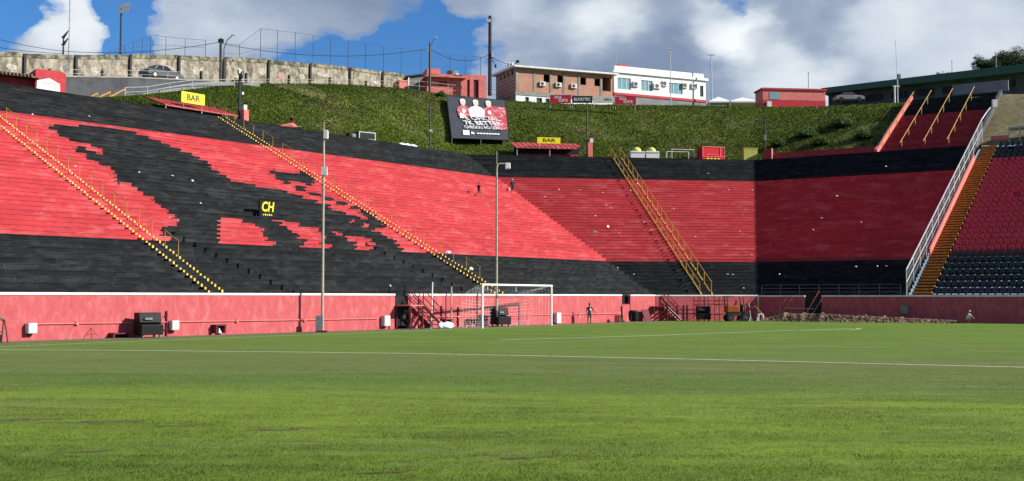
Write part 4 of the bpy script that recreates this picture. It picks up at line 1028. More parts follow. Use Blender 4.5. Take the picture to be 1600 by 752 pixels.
# --- light poles
def pole_thing(name, P, ytop, r0, r1, label, m, cat='pole', h=None, group=None):
    t = thing(name, P, 0, label, cat, group); h = h or z_at(P, ytop)-P.z
    MB().tube((0, 0, -.3), (0, 0, h), r0, r1, 10).build('shaft', m, t); return t, h
def zh(P, y): return z_at(P, y)-P.z
P = LA.col(503.5, -1.2, 0); t, h = pole_thing('lamp_pole', P, 212, .085, .06, 'tall beige lamp pole standing against the wall left of the goal', M_POLE, 'lamp pole')
MB().tube((0, 0, h), (0, 0, zh(P, 190)), .03, n=6).build('mast', M_POLE, t); MB().path([(0, 0, zh(P, 190)), (.15, 0, zh(P, 189)+.05), (.35, 0, zh(P, 190))], .03).build('top_arm', M_POLE, t)
o = MB().bx(-.02, .22, -.12, .12, h-.2, h+.3).build('floodlight', M_LGREY, t, bevel=.03); MB().bx(.222, .24, -.1, .1, h-.16, h+.26).build('lens', M_WHITE, o)
MB().bx(-.1, .2, -.12, .12, zh(P, 274), zh(P, 261)).build('junction_box', M_LGREY, t); MB().bx(-.35, .05, -.15, .15, 0, .9).build('meter_box', M_MGREY, t); MB().bx(-.25, .25, -.25, .25, -.05, .1).build('foot_plate', M_DRED, t)
P = LA.col(776, -1.2, 0); t, h = pole_thing('lamp_pole', P, 262, .08, .06, 'tall beige lamp pole with a curved arm rising behind the goal', M_POLE, 'lamp pole')
hh = zh(P, 256); MB().path([(0, 0, h-.05), (.05, 0, hh-.05), (.2, 0, hh), (.65, 0, hh)], .06, 8).build('curved_arm', M_POLE, t)
MB().tube((0, 0, h), (0, 0, zh(P, 236)), .025, n=6).build('mast', M_POLE, t); o = MB().bx(.55, .9, -.13, .13, hh-.35, hh+.05).build('lamp_head', M_WHITE, t, bevel=.04)
# white marker pole left of goal
P = ground(673.5, 513.5); t = thing('marker_pole', P, 0, 'thin white upright pole in front of the metal steps', 'pole'); MB().tube((0, 0, -.05), (.08, 0, zh(P, 441)), .055, .045, 10).build('shaft', M_COPE, t); MB().tube((0, 0, -.02), (0, 0, .06), .12, n=10).build('base', M_COPE, t)

# --- wall fittings (local frame of wall A)
def on_wall(x, y, d=0.0): return LA.ray(x, y, d)
for (x, y, w, h, lab) in ((45.5, 513, .42, .46, 'pale electrical box at the far left end of the wall conduit'), (268.5, 508.5, .42, .47, 'pale electrical box beside the black cabinet on the pink wall'), (599.5, 501.5, .5, .62, 'pale electrical box left of the metal steps'), (868, 497, .55, .75, 'pale electrical box right of the goal')):
    P = on_wall(x, y); t = thing('electrical_box', P, LA.a, lab, 'electrical box', 'pale boxes on the pink wall')
    MB().bx(-w/2, w/2, -.32, -.02, -h/2, h/2).build('case', M_LGREY, t, bevel=.03); MB().bx(-w/2+.04, w/2-.04, -.335, -.322, -h/2+.04, h/2-.04).build('door', M_LGREY, t); MB().bx(-w/4, w/4, -.05, 0, -h/2-.12, h/2+.02).build('bracket', M_BSTEEL, t)
def conduit(xs, label):
    a = on_wall(*xs[0]); t = thing('wall_conduit', a, LA.a, label, 'conduit', 'conduits on the pink wall'); mb = MB()
    pts_ = [on_wall(x, y, -.05) for x, y in xs]; mb.path(pts_, .032); mb.build('pipe', M_SALM, t, world=True)
    for p in pts_[1:-1]: m2 = MB(); m2.box(p, (.14, .12, .14), 0, LA.a); m2.build('clip', M_SALM, t, world=True)
conduit([(55, 506.5), (120, 505.5), (205, 504.5)], 'thin pink conduit between the leftmost box and the black cabinet')
conduit([(240, 503.6), (262, 503.4)], 'short pink conduit just right of the black cabinet')
conduit([(277, 503), (370, 501.5), (476, 500), (590, 498)], 'long pink conduit from the second box to the metal steps')
conduit([(640, 496.5), (716, 495), (790, 493.5), (860, 492)], 'dark pink conduit running behind the goal')
conduit([(875, 491.5), (905, 491), (970, 490.2)], 'pink conduit behind the standing person')
for (x, y0, y1, r, lab) in ((260, 486, 525, .04, 'dark red upright bar beside the second electrical box'), (716, 480, 509, .045, 'dark red upright bar on the wall left of the goal'), (690, 478, 498, .05, 'dark red upright post at the foot of the metal steps'), (972, 478, 500, .05, 'dark upright bar below the square dark opening')):
    P = on_wall(x, y1, -.06); t = thing('wall_upright', P, LA.a, lab, 'pipe', 'upright bars on the pink wall'); h = zh(P, y0)  # dark red upright tubes with two clips, set just off the wall
    MB().tube((0, 0, -.05), (0, 0, h), r, n=8).build('pipe', M_DRED, t)
    for f in (.25, .8): MB().bx(-.09, .09, -.02, .06, h*f-.03, h*f+.03).build('clip', M_DRED, t)
for (x, y0, y1, w, lab) in ((338, 509, 520.5, .55, 'red rimmed hatch with a white scrap inside, low on the wall'), (695, 500, 507, .55, 'low dark red hatch beside the metal steps'), (732, 500, 507, .5, 'low dark red hatch just left of the goal'), (182, 522, 527.5, .75, 'flat dark red casing lying at the foot of the wall')):
    P = on_wall(x, y1, 0); h = zh(P, y0); t = thing('wall_casing', P, LA.a, lab, 'casing', 'low casings on the pink wall')  # low dark red frames with a lid and a dark back, against the wall
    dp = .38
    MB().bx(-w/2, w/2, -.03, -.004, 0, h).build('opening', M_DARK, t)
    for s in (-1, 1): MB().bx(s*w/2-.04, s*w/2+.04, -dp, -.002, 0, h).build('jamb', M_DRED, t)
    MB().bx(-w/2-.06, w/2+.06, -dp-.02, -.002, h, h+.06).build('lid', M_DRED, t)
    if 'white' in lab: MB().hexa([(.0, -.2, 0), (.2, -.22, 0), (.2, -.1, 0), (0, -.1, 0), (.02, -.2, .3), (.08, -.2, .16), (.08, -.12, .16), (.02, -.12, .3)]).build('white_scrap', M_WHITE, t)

# --- black covered cabinets on castors
def cabinet(P, h, label, w=1.1):
    t = thing('wheeled_cabinet', P, LA.a-.25, label, 'cabinet', 'black covered cabinets by the wall'); k = h
    MB().prism([(-.0, .12*k), (.72*k, .12*k), (.74*k, .52*k), (.30*k, .58*k), (.55*k, .60*k), (.46*k, 1.0*k), (0, 1.0*k)], -w/2, w/2).build('cover', M_BLACKP, t, bevel=.05)
    t.rotation_euler = (0, 0, LA.a-math.pi/2-.18)
    MB().bx(.52*k, .60*k, -w*.28, w*.05, .72*k, .80*k).build('sticker', M_MGREY, t)
    for x in (.1*k, .62*k):
        for y in (-w*.38, w*.38):
            MB().tube((x, y-.03, .07), (x, y+.03, .07), .07, n=10).build('castor', M_MGREY, t)
            MB().bx(x-.04, x+.04, y-.02, y+.02, .1, .14*k).build('castor_fork', M_BSTEEL, t)
    return t
P = ground(211, 527); cabinet(LA.pt(LA.S(P), -1.0+.5, 0), zh(LA.pt(LA.S(P), -.5, 0), 488.5), 'black covered cabinet on castors at the left of the pink wall')
P = ground(750, 510); cabinet(LA.pt(LA.S(P)+.3, -.75, 0), zh(LA.pt(LA.S(P), -.5, 0), 481), 'black covered cabinet half hidden by the left goal post')
P = ground(1096, 503.5); P = LB.col(1098, -1.1, 0); c = cabinet(P, zh(P, 478.5), 'black covered cabinet inside the scaffold frame')
c.rotation_euler = (0, 0, LB.a-math.pi/2-.2)
# --- black bin, brown board, wedge
P = LA.col(990, -.9, 0); t = thing('black_bin', P, LA.a, 'black lidded bin standing by the wall right of the person', 'bin'); hb2 = zh(P, 485)
MB().tube((0, 0, .05), (0, 0, hb2*.86), .3, .37, 16).build('body', M_BLACKP, t, bevel=.03); MB().tube((0, 0, hb2*.86), (0, 0, hb2), .40, .32, 16).build('lid', M_BLACKP, t)
for i in range(6): a = i*1.05; MB().tube((.33*math.cos(a), .33*math.sin(a), .15), (.385*math.cos(a), .385*math.sin(a), hb2*.8), .035, n=5).build('rib', M_BSTEEL, t)
P = LA.col(1006, -.25, 0); t = thing('brown_board', P, LA.a, 'dark maroon board leaning beside the black bin', 'board'); MB().hexa([(-.5,-.45,0),(.5,-.45,0),(.5,-.38,0),(-.5,-.38,0),(-.45,-.08,.95),(.55,-.08,.95),(.55,-.01,.95),(-.45,-.01,.95)]).build('panel', M_DRED, t); MB().hexa([(-.5,-.47,0),(.5,-.47,0),(.5,-.452,0),(-.5,-.452,0),(-.5,-.43,.08),(.5,-.43,.08),(.5,-.41,.08),(-.5,-.41,.08)]).build('kick_strip', M_BSTEEL, t)
P = LA.col(968, -.7, 0); t = thing('dark_wedge', P, LA.a, 'small dark wedge shaped box on the ground by the wall', 'box'); MB().prism([(-.3, 0), (.45, 0), (-.3, .55)], -.25, .25).build('body', M_BSTEEL, t); MB().bx(-.33, -.302, -.25, .25, 0, .56).build('back_plate', M_SALM, t)

# --- metal access steps
def access_steps(line, x0, x1, x2, ydeck, label, m, x_left=None):
    dd_ = -1.25
    a = line.col(x0, 0, 0); s0 = line.S(a); s1 = line.S(line.col(x1, 0, 0)); s2 = line.S(line.col(x2, dd_*.6, 0))
    P = line.pt(s0, 0, 0); h = zh(line.pt(s0, 0, 0), ydeck); t = thing('access_steps', P, line.a, label, 'steps', 'metal access steps over the wall'); w = s1-s0; e = s2-s0
    MB().bx(0, w, dd_, -.03, h-.07, h).build('deck', M_DRED if line is LB else M_SALM, t)
    for x in (.05, w-.05):
        for y in (dd_+.05, -.08): MB().tube((x, y, -.02), (x, y, h-.07), .055, n=6).build('leg', m, t)
    for y in (dd_+.04, -.12): MB().tube((w, y, h-.08), (e, y, 0), .08, n=6).build('stringer', m, t)
    nst = 6
    for i in range(1, nst): f = i/nst; MB().bx(w+(e-w)*f-.11, w+(e-w)*f+.11, dd_+.05, -.12, h*(1-f)-.02, h*(1-f)+.02).build('tread', m, t)
    for y in (dd_+.04, -.12):
        for q in (.5, .95):
            MB().tube((w, y, h+q), (e, y, q), .03, n=5).build('handrail', m, t)
        for f in (0, .45, 1): MB().tube((w+(e-w)*f, y, h*(1-f)-.02), (w+(e-w)*f, y, h*(1-f)+.97), .034, n=5).build('rail_post', m, t)
    MB().tube((.05, dd_+.05, h*.1), (w-.05, dd_+.05, h*.9), .02, n=5).build('brace', m, t)
    return t
access_steps(LA, 617, 638, 687, 476.5, 'dark red metal steps leading up to the gap left of the goal', M_DRED)
access_steps(LB, 1015, 1037, 1063, 478.5, 'dark red metal steps right of the black bin', M_DRED)
# gap steps (black) and dark opening
P = LA.col(618, .02, 0); t = thing('gap_steps', P, LA.a, 'black concrete steps filling the gap in the pink wall', 'steps')
gwid = sA(638)-sA(617)
for i in range(3): MB().bx(.02, gwid-.05, .02+.1*i, .33, .2+.0*i, zh(LA.pt(sA(617), 0, 0), 476.5)+.25*(i+1)).build('step', M_BLK, t)
for i, x in enumerate((609.5, 633)):
    P = LA.col(x, .3, 2.05); t = thing('gap_bollard', P, LA.a, ('pale topped post left of', 'black post right of')[i]+' the gap in the pink wall', 'post'); MB().tube((0, 0, 0), (0, 0, .5), .05, n=8).build('post', M_BLACKP, t); MB().ball((0, 0, .55), .07, 8, 5).build('cap', M_LGREY if i == 0 else M_BLACKP, t)
P = LA.col(985, .12, 0); t = thing('wall_opening_panel', LA.col(972, .05, 0), LA.a, 'pink infill below the square dark opening in the wall', 'panel'); wq = sA(985)-sA(972)
MB().bx(.01, wq-.01, 0, .2, -.1, zh(LA.col(972, 0, 0), 476)).build('infill', M_WALL, t); MB().bx(.01, wq-.01, .02, .19, zh(LA.col(972, 0, 0), 476)+.002, zh(LA.col(972, 0, 0), 476)+.06).build('ledge', M_DRED, t); MB().bx(.01, .07, -.04, .0, zh(LA.col(972, 0, 0), 476), WH+.3).build('upright', M_BLACKP, t)
# gateway in the shaded wall with pale rails
P = LC.col(1258, 0, 0); t = thing('gateway_steps', P, LC.a, 'dark gateway steps with slanting pale rails in the shaded wall', 'steps'); wq = sC(1284)-sC(1258)
for i in range(4): MB().bx(.02, wq-.02, .02+.07*i, .33, -.1, .5*(i+1)).build('step', M_DARK, t)
for (xa, za, xb, zb2) in ((-2.4, .5, -1.2, 2.1), (-2.0, .2, -.9, 1.9), (.3, .7, 1.3, 2.45), (.6, .3, 1.6, 1.95)): MB().tube((xa, -.5, za), (xb, -.35, zb2), .035, n=6).build('slanting_rail', M_SALM, t)
MB().tube((-1.6, -.45, 1.05), (.9, -.45, 1.0), .03, n=6).build('cross_rail', M_GALV, t)
for x in (-1.9, .4): MB().tube((x, -.5, -.05), (x, -.5, 1.0), .03, n=6).build('rail_post', M_GALV, t)

# --- scaffold frame
P = LB.col(1091, -1.6, 0); t = thing('scaffold_frame', P, LB.a, 'thin dark scaffold frame around the cabinet left of the tractor', 'scaffold'); hs = zh(P, 463)
for x in (0, .55, .85, 1.75):
    for y in (0, 1.1): MB().tube((x, y, -.02), (x, y, hs), .032, n=6).build('upright', M_DRED, t)
for z in (.55, 1.35, hs-.35):
    for y in (0, 1.1): MB().tube((-.05, y, z), (2.6, y, z), .025, n=6).build('ledger', M_DRED, t)
    for x in (0, 1.75): MB().tube((x, 0, z-.05), (x, 1.1, z-.05), .022, n=6).build('transom', M_DRED, t)
# --- orange tractor with canopy
P = LB.col(1136, -2.2, 0); t = thing('mini_tractor', P, .12, 'small orange tractor with black canopy posts in front of the wall', 'tractor'); kt = zh(P, 463)/2.25
B = lambda *a: MB().bx(*[v*kt for v in a])
B(-.15, 1.05, -.5, .5, .78, 1.42).build('bonnet', M_ORED, t, bevel=.08); B(.0, 1.75, -.42, .42, .48, .8).build('chassis', M_BSTEEL, t)
B(.95, 1.35, -.35, .35, .8, 1.05).build('seat', M_BLACKP, t); B(1.3, 1.4, -.35, .35, .95, 1.5).build('seat_back', M_BLACKP, t)
MB().tube((.62*kt, 0, 1.4*kt), (.85*kt, 0, 1.72*kt), .03, n=6).build('steering_column', M_BSTEEL, t); mbw = MB(); mbw.path([(.85*kt+.0, .2*math.cos(a)*1.0, 1.72*kt+.2*math.sin(a)) for a in [i*math.pi/6 for i in range(13)]], .025); mbw.build('steering_wheel', M_BSTEEL, t)
MB().tube((-.05*kt, .4, 1.3*kt), (-.12*kt, .4, 2.25*kt), .05, n=6).build('canopy_post', M_BSTEEL, t); MB().tube((-.05*kt, -.4, 1.3*kt), (-.12*kt, -.4, 2.25*kt), .05, n=6).build('canopy_post', M_BSTEEL, t)
for y in (-.42, .42): MB().tube((1.55*kt, y, .75*kt), (1.35*kt, y, 2.2*kt), .05, n=6).build('canopy_post', M_BSTEEL, t)
mbw = MB(); mbw.hexa([tuple(v*kt for v in p) for p in ((-.2,-.5,2.22),(1.45,-.5,2.18),(1.45,.5,2.18),(-.2,.5,2.22),(-.2,-.5,2.27),(1.45,-.5,2.23),(1.45,.5,2.23),(-.2,.5,2.27))]); mbw.build('canopy', M_BSTEEL, t)
for (x, r_, y) in ((.15, .30, -.55), (.15, .30, .55), (1.5, .36, -.6), (1.5, .36, .6)):
    w_ = MB().tube((x*kt, y*kt-.12, r_*kt), (x*kt, y*kt+.12, r_*kt), r_*kt, n=18).build('wheel', M_TYRE, t); MB().tube((x*kt, y*kt-.13, r_*kt), (x*kt, y*kt+.13, r_*kt), r_*kt*.45, n=12).build('rim', M_DGREY, w_)
mbw = MB(); mbw.path([(1.7*kt, -.3, .8*kt), (2.1*kt, -.3, 1.15*kt), (2.6*kt, -.3, 1.25*kt)], .07); mbw.build('loader_arm', M_DRED, t); mbw = MB(); mbw.path([(1.7*kt, .3, .8*kt), (2.1*kt, .3, 1.15*kt), (2.6*kt, .3, 1.25*kt)], .07); mbw.build('loader_arm', M_DRED, t)
P = LB.col(1173, -2.0, 0); t = thing('leaning_tool', P, 0, 'pale broom standing beside the tractor', 'broom'); MB().tube((0, 0, .2), (-.12, .1, 1.45), .025, n=6).build('handle', M_COPE, t); MB().hexa([(-.16,-.05,0),(.16,-.05,0),(.16,.05,0),(-.16,.05,0),(-.08,-.03,.28),(.08,-.03,.28),(.08,.03,.28),(-.08,.03,.28)]).build('bristles', M_COPE, t)
P = LC.col(1188, -2.0, 0); t = thing('plastic_stool', P, .1, 'small white plastic stool at the left end of the soil heap', 'stool'); hq = zh(P, 490.5)
MB().bx(-.2, .2, -.2, .2, hq-.06, hq).build('seat', M_WHITE, t, bevel=.02)
for x in (-1, 1):
    for y in (-1, 1): MB().tube((x*.22, y*.22, 0), (x*.16, y*.16, hq-.05), .04, n=6).build('leg', M_WHITE, t)
P = LC.col(1196, -1.6, 0); t = thing('leaning_plank', P, 0, 'reddish plank leaning on the left end of the soil heap', 'plank'); MB().hexa([(.2,-.1,0),(.3,-.1,0),(.3,.1,0),(.2,.1,0),(-.9,-.1,1.25),(-.8,-.1,1.25),(-.8,.1,1.25),(-.9,.1,1.25)]).build('board', M_SALM, t); MB().bx(-.1,.0,-.12,.12,.25,.33).build('batten', M_DRED, t)
# white heap near the gap
P = LA.col(698, -1.2, 0); t = thing('white_sack', P, LA.a, 'crumpled white sack on the ground at the foot of the metal steps', 'sack'); mb = MB(); mb.ball((0, 0, .16), .42, 14, 8, 0, (1.35, .7, .55), .35); mb.ball((-.6, 0, .22), .2, 10, 6, 0, (1, .7, 1.1), .4); mb.build('sack', M_WHITE, t, smooth=True)
MB().tube((-.75, 0, .4), (-.8, .02, .52), .05, .09, 8).build('tied_neck', M_WHITE, t)
# --- soil heap along the shaded wall
mb = MB(); s = sC(1199); send = sC(1500)
sh_ = thing('soil_heap', LC.pt(s, -1.2, 0), LC.a, 'long heap of brown soil clods along the shaded wall', 'soil heap'); n_ = send-s
g = MB(); NXX, NYY = 330, 16; V = []
for i in range(NXX+1):
    f = i/NXX; base = .60*min(1, f*9+.15)*(1-.75*max(0, f-.3)/.7)*(.9+.16*math.sin(f*61)+.1*math.sin(f*137+1))
    if f > .96: base *= (1-f)/.04
    for j in range(NYY+1):
        y = -1.2+2.3*j/NYY; x = n_*f; q = 1-((j/NYY-.5)*2)**2
        z = max(-.03, base*q*(1+.45*mnoise.noise(Vector((x*2.3, y*2.3, 1)))) + .09*mnoise.noise(Vector((x*7, y*7, 3)))*min(1, q*4))
        V.append((x, y, z))
g.add(V, [(i*(NYY+1)+j, (i+1)*(NYY+1)+j, (i+1)*(NYY+1)+j+1, i*(NYY+1)+j+1) for i in range(NXX) for j in range(NYY)]); g.build('heap', M_SOIL, sh_)
cl_ = MB()
for i in range(1500):
    f = rnd.random(); y = rnd.gauss(-.15, .5); h_ = .60*min(1, f*9)*(1-.75*max(0, f-.3)/.7)*max(0, 1-(y/1.15)**2); cl_.ball((n_*f, y, max(0, h_*.92)+.02), rnd.uniform(.04, .10), 7, 5, 0, (1.1, 1, .85), .3, t=rnd.random())
tag(cl_.build('clods', M_SOIL, sh_), kind='stuff')
# grey cabinet on shaded wall
P = LC.ray(1414.5, 491, -.02); t = thing('grey_cabinet', P, LC.a, 'square grey cabinet fixed to the shaded wall', 'cabinet'); MB().bx(-.28, .28, -.28, 0, 0, .68).build('case', M_MGREY, t, bevel=.02); MB().bx(-.24, .24, -.292, -.282, .04, .64).build('door', M_MGREY, t)
# left edge trolley frame and A-frame
P = LA.col(4, -1.6, 0); t = thing('tubular_frame', P, .5, 'dark tubular frame on small wheels at the left edge', 'frame'); 
mbp = [[(-.9, 0, 1.55), (-.05, 0, .95), (.02, 0, .95), (-.05, 0, 0)], [(-.9, 0, 1.0), (-.02, 0, .45)], [(-1.0, .5, 1.55), (.1, .5, .95), (.25, .5, 0)]]
for i, p in enumerate(mbp): m_ = MB(); m_.path([tuple(v) for v in p], .03); m_.build(('front_tube', 'lower_tube', 'rear_tube')[i], M_BSTEEL, t)
MB().tube((-.22, -.05, .2), (-.22, .05, .2), .2, n=16).build('wheel', M_TYRE, t)
P = LA.col(142, -.9, 0); t = thing('a_frame_stand', P, LA.a-.4, 'thin dark folding A-frame stand left of the black cabinet', 'stand'); hq = zh(P, 512.5)
for i, (xa, ya) in enumerate(((-.35, 0), (.42, 0), (.1, .4))): MB().tube((xa, ya, 0), (0, .05, hq), .014, n=5).build('leg', M_DRED, t)
MB().tube((-.2, 0, hq*.45), (.22, 0, hq*.45), .011, n=5).build('brace', M_DRED, t)

# ============================================================ THINGS ON THE TERRACES
def on_terrace(line, x, y):
    s, k = on_plane(line, x, y); k = int(math.floor(k)); return s, k, line.pt(s, D0+TR*(k)+.3, ZB+RI*(k+1))
# CH sign
s, k, _ = on_terrace(LA, 411, 336); P = LA.pt(s, D0+TR*(k-1)+.32, ZB+RI*k)
t = thing('letter_sign', P, LA.a, 'black sign with big yellow letters CH standing on the terrace', 'sign'); hq = zh(P, 314); pw = LA.S(LA.col(424, D0+TR*k, P.z))-LA.S(LA.col(400, D0+TR*k, P.z))
MB().bx(-pw/2, pw/2, -.12, -.0, .0, hq).build('board', M_BLK, t); text_part('CH', hq*.82, M_SIGNY, t, (0, -.135, hq*.6), width=pw*.8, bold=.02*hq, shear=.15); [MB().bx(-pw*.3+i*pw*.13, -pw*.3+i*pw*.13+pw*.08, -.14, -.122, hq*.1, hq*(.16+.03*(i % 2))).build('small_print', M_SIGNY, t) for i in range(5)]
for x in (-pw*.35, pw*.35): MB().tube((x, .35, 0), (x, 0, hq*.8), .03, n=6).build('prop', M_BSTEEL, t)
# litter
M_LIT = mat('litter_white', (.72, .70, .68), .8, .15, 8)
lit = [(LA, q) for q in ((116,262),(269,278),(297,284),(313,322),(47,180),(137,184),(212,269),(694,395),(737,425))] + [(LB, q) for q in ((872,296),(905,299),(940,301),(851,309),(945,321),(953,325),(930,340),(950,358),(929,367),(967,367),(985,301),(994,287),(1050,326),(1084,369),(1160,338),(1156,364),(1172,399),(1174,298),(1100,292),(1136,296),(1105,272),(1004,347),(1017,362),(964,419),(990,431),(925,422),(946,437),(1160,451),(938,442),(1136,431),(1145,432))] + [(LC, q) for q in ((1283,344),(1271,361),(1347,348),(1373,415),(1387,415),(1337,420),(1219,430),(1309,307),(1386,260))]
for i, (l, (x, y)) in enumerate(lit):
    s, k, P = on_terrace(l, x, y); P = l.pt(s, D0+TR*k+.1, ZB+RI*(k+1)+.005)
    big = (x, y) in ((925,422),(946,437),(990,301),(950,358),(929,367),(694,395),(737,425)); w_ = .5 if big else rnd.uniform(.12, .28); h_ = .22 if big else rnd.uniform(.07, .14)
    mb = MB(); mb.ball((0, 0, h_/2), .5, 7, 5, 0, (w_, .14, h_), .5)
    secn = {LA: 'left terrace with the lion shape', LB: 'middle terrace with the double rails', LC: 'shaded right terrace'}[l]
    tag(mb.build('litter_scrap', M_LIT), ('large crumpled white wrapper on the ' if big else 'small white scrap of litter on the ')+secn, 'litter', 'white litter scraps on the '+secn); bpy.context.scene.collection.objects[-1].location = P; bpy.context.scene.collection.objects[-1].rotation_euler = (0, 0, rnd.uniform(0, 3))

# ============================================================ TOP OF THE TERRACES
def bar(line, x0, x1, yroof0, yroof1, xs, ys, sw, label, slab, d, tilt):
    """canopy over the bar: front edge from (x0,yroof0) to (x1,yroof1)"""
    a = line.col(x0, d, ZT); b = line.col(x1, d, ZT); w = (b-a).length; t = thing('bar_canopy', a, line.a, label, 'canopy'); h = zh(a, yroof0); h = min(h, zh(a, yroof0)); hb_ = zh(b, yroof1); h = (h+hb_)/2
    mb = MB(); mb.hexa([(0, 0, h), (w, 0, h), (w-.3, 2.4, h+.85), (-.3, 2.4, h+.85), (0, 0, h+.09), (w, 0, h+.09), (w-.3, 2.4, h+.94), (-.3, 2.4, h+.94)]); mb.build('roof_sheet', M_SHEET, t)
    n = int(w/.55)
    for i in range(n+1): x = w*i/n; MB().tube((x, -.02, h+.1), (x-.3, 2.4, h+.95), .04, n=5).build('roof_rib', M_SHEET, t)
    for x in (.15, w*.5, w-.15): MB().tube((x, .15, -.1), (x, .15, h), .05, n=6).build('post', M_GALV, t)
    MB().bx(.1, w-.1, 1.8, 2.0, -.1, h+.3).build('dark_back_wall', M_DARK, t); MB().bx(.3, w-.3, 1.1, 1.5, -.1, .55).build('counter', M_BRED, t)
    c = line.col(xs, d-.05, ZT); sg = thing('bar_sign', Vector((c.x, c.y, ZT+h+.1)), line.a, slab, 'sign', 'yellow BAR signs'); e = line.col(xs+sw/2, d-.05, ZT); ww = 2*(e-c).length; hh_ = zh(c, ys[0])-zh(c, ys[1])
    z0 = zh(c, ys[1])-h-.1
    MB().bx(-ww/2, ww/2, -.05, 0, z0, z0+hh_).build('board', M_SIGNY, sg); text_part('BAR', hh_*.8, M_INK, sg, (0, -.056, z0+hh_*.5), bold=.015*hh_, width=ww*.55)
    for x in (-ww*.4, ww*.4): MB().tube((x, .03, -.15), (x, .03, z0+hh_*.8), .025, n=5).build('prop', M_GALV, sg)
bar(LA, 258, 372, 163, 184, 301, (145.5, 162.5), 36, 'red corrugated canopy over the bar at the top of the left terrace', 'yellow BAR sign on the canopy at the top of the left terrace', D0+dT+1.2, 0)
bar(LB, 806, 912, 232, 233, 857.5, (215, 224.5), 36, 'red corrugated canopy over the bar below the hillside banner', 'yellow BAR sign on the canopy below the hillside banner', D0+dT+1.2, 0)
for l, x, y0, y1, lab in ((LA, 382.5, 172, 190, 'salmon pillar with a tall dark pole at the right end of the left bar'), (LB, 922, 223, 244, 'salmon pillar with a tall dark pole at the right end of the middle bar')):
    P = l.col(x, D0+dT+.9, ZT); t = thing('pillar_pole', P, l.a, lab, 'pole'); h = zh(P, y0); MB().bx(-.26, .26, -.2, .3, -.1, h).build('pillar', M_SALM, t)
    ht = zh(P, 110 if l is LA else 160); MB().tube((-.2, .5, -.1), (-.2, .5, ht), .13 if l is LA else .09, .09 if l is LA else .07, 8).build('pole', M_BSTEEL, t)
    MB().bx(.05, .4, .2, .5, h+.05, h+.5).build('meter_box', M_LGREY, t)
    if l is LA:
        MB().ball((-.22, .3, ht-.4), .3, 10, 6, 0, (.7, .7, 1.3)).build('transformer', M_BSTEEL, t); MB().bx(-.5, -.25, .2, .45, ht-.3, ht+.0).build('lamp', M_LGREY, t); MB().bx(.0, .2, .4, .6, zh(P, 147), zh(P, 143)).build('small_box', M_LGREY, t)
# black crate
P = LA.col(560, D0+dT+.2, ZT); t = thing('black_crate', P, LA.a-.3, 'black box with a framed door on top of the left terrace', 'crate'); w_ = 1.9; h = zh(P, 205)
MB().bx(0, w_, 0, 1.4, 0, h).build('case', M_BLACKP, t); 
for (a, b, c, d_) in ((.05, w_-.05, h-.1, h-.02), (.05, w_-.05, .02, .1), (.05, .13, .1, h-.1), (w_-.13, w_-.05, .1, h-.1)): MB().bx(a, b, -.03, -.003, c, d_).build('frame_bar', M_GALV, t)
MB().bx(-.9, -.05, .1, .9, 0, h*.75).build('side_case', M_BLACKP, t); MB().ball((-.45, .08, h*.4), .22, 10, 6, 0, (1, .3, 1)).build('round_vent', M_MGREY, t)
# white sacks and rubble
for i, x in enumerate((628, 636, 645)):
    P = LA.col(x, D0+dT+.4, ZT); mb = MB(); mb.ball((0, 0, .12), .5, 12, 7, 0, (1.0, .6, .45), .3); t = thing('cement_sack', P, LA.a, ('left', 'middle', 'right')[i]+' of three white sacks at the top of the left terrace', 'sack', 'white sacks on the left terrace top'); mb.build('sack', M_WHITE, t, smooth=True); MB().tube((.45, 0, .15), (.58, 0, .2), .06, .1, 8).build('tied_neck', M_WHITE, t)
# tanks with lime lids
for i, (x0, x1) in enumerate(((985, 1008), (1009, 1031))):
    P = LB.col(x0, D0+dT+.6, ZT); w_ = (LB.col(x1, D0+dT+.6, ZT)-P).length; t = thing('drink_tank', P, LB.a, ('left', 'right')[i]+' pale grey tank with a domed lime lid on the middle terrace top', 'tank', 'pale tanks with lime lids'); h = zh(P, 236)
    MB().bx(0, w_-.05, 0, 1.1, .0, h).build('tank', M_LGREY, t, bevel=.05); MB().bx(.05, w_-.1, -.03, -.003, h*.75, h*.85).build('band', M_MGREY, t); MB().ball((w_/2, .55, h), w_*.33, 14, 8, 0, (1, 1, .95)).build('domed_lid', M_LIME, t, smooth=True)
# small white training goals
for i, (x0, x1, yt, lab) in enumerate(((1042, 1076, 237, 'lower'), (1050, 1085, 233.5, 'taller'))):
    P = LB.col(x0, D0+dT+1.0+.5*i, ZT); w_ = (LB.col(x1, D0+dT+1.0+.5*i, ZT)-P).length; h = zh(P, yt); t = thing('training_goal', P, LB.a, lab+' of two small white training goal frames on the middle terrace top', 'goal', 'small training goals')
    for x in (0, w_): MB().tube((x, 0, 0), (x, 0, h), .035, n=6).build('post', M_COPE, t); MB().tube((x, 0, h), (x, 1.0, 0), .025, n=6).build('stay', M_COPE, t)
    MB().tube((-.03, 0, h), (w_+.03, 0, h), .035, n=6).build('crossbar', M_COPE, t)
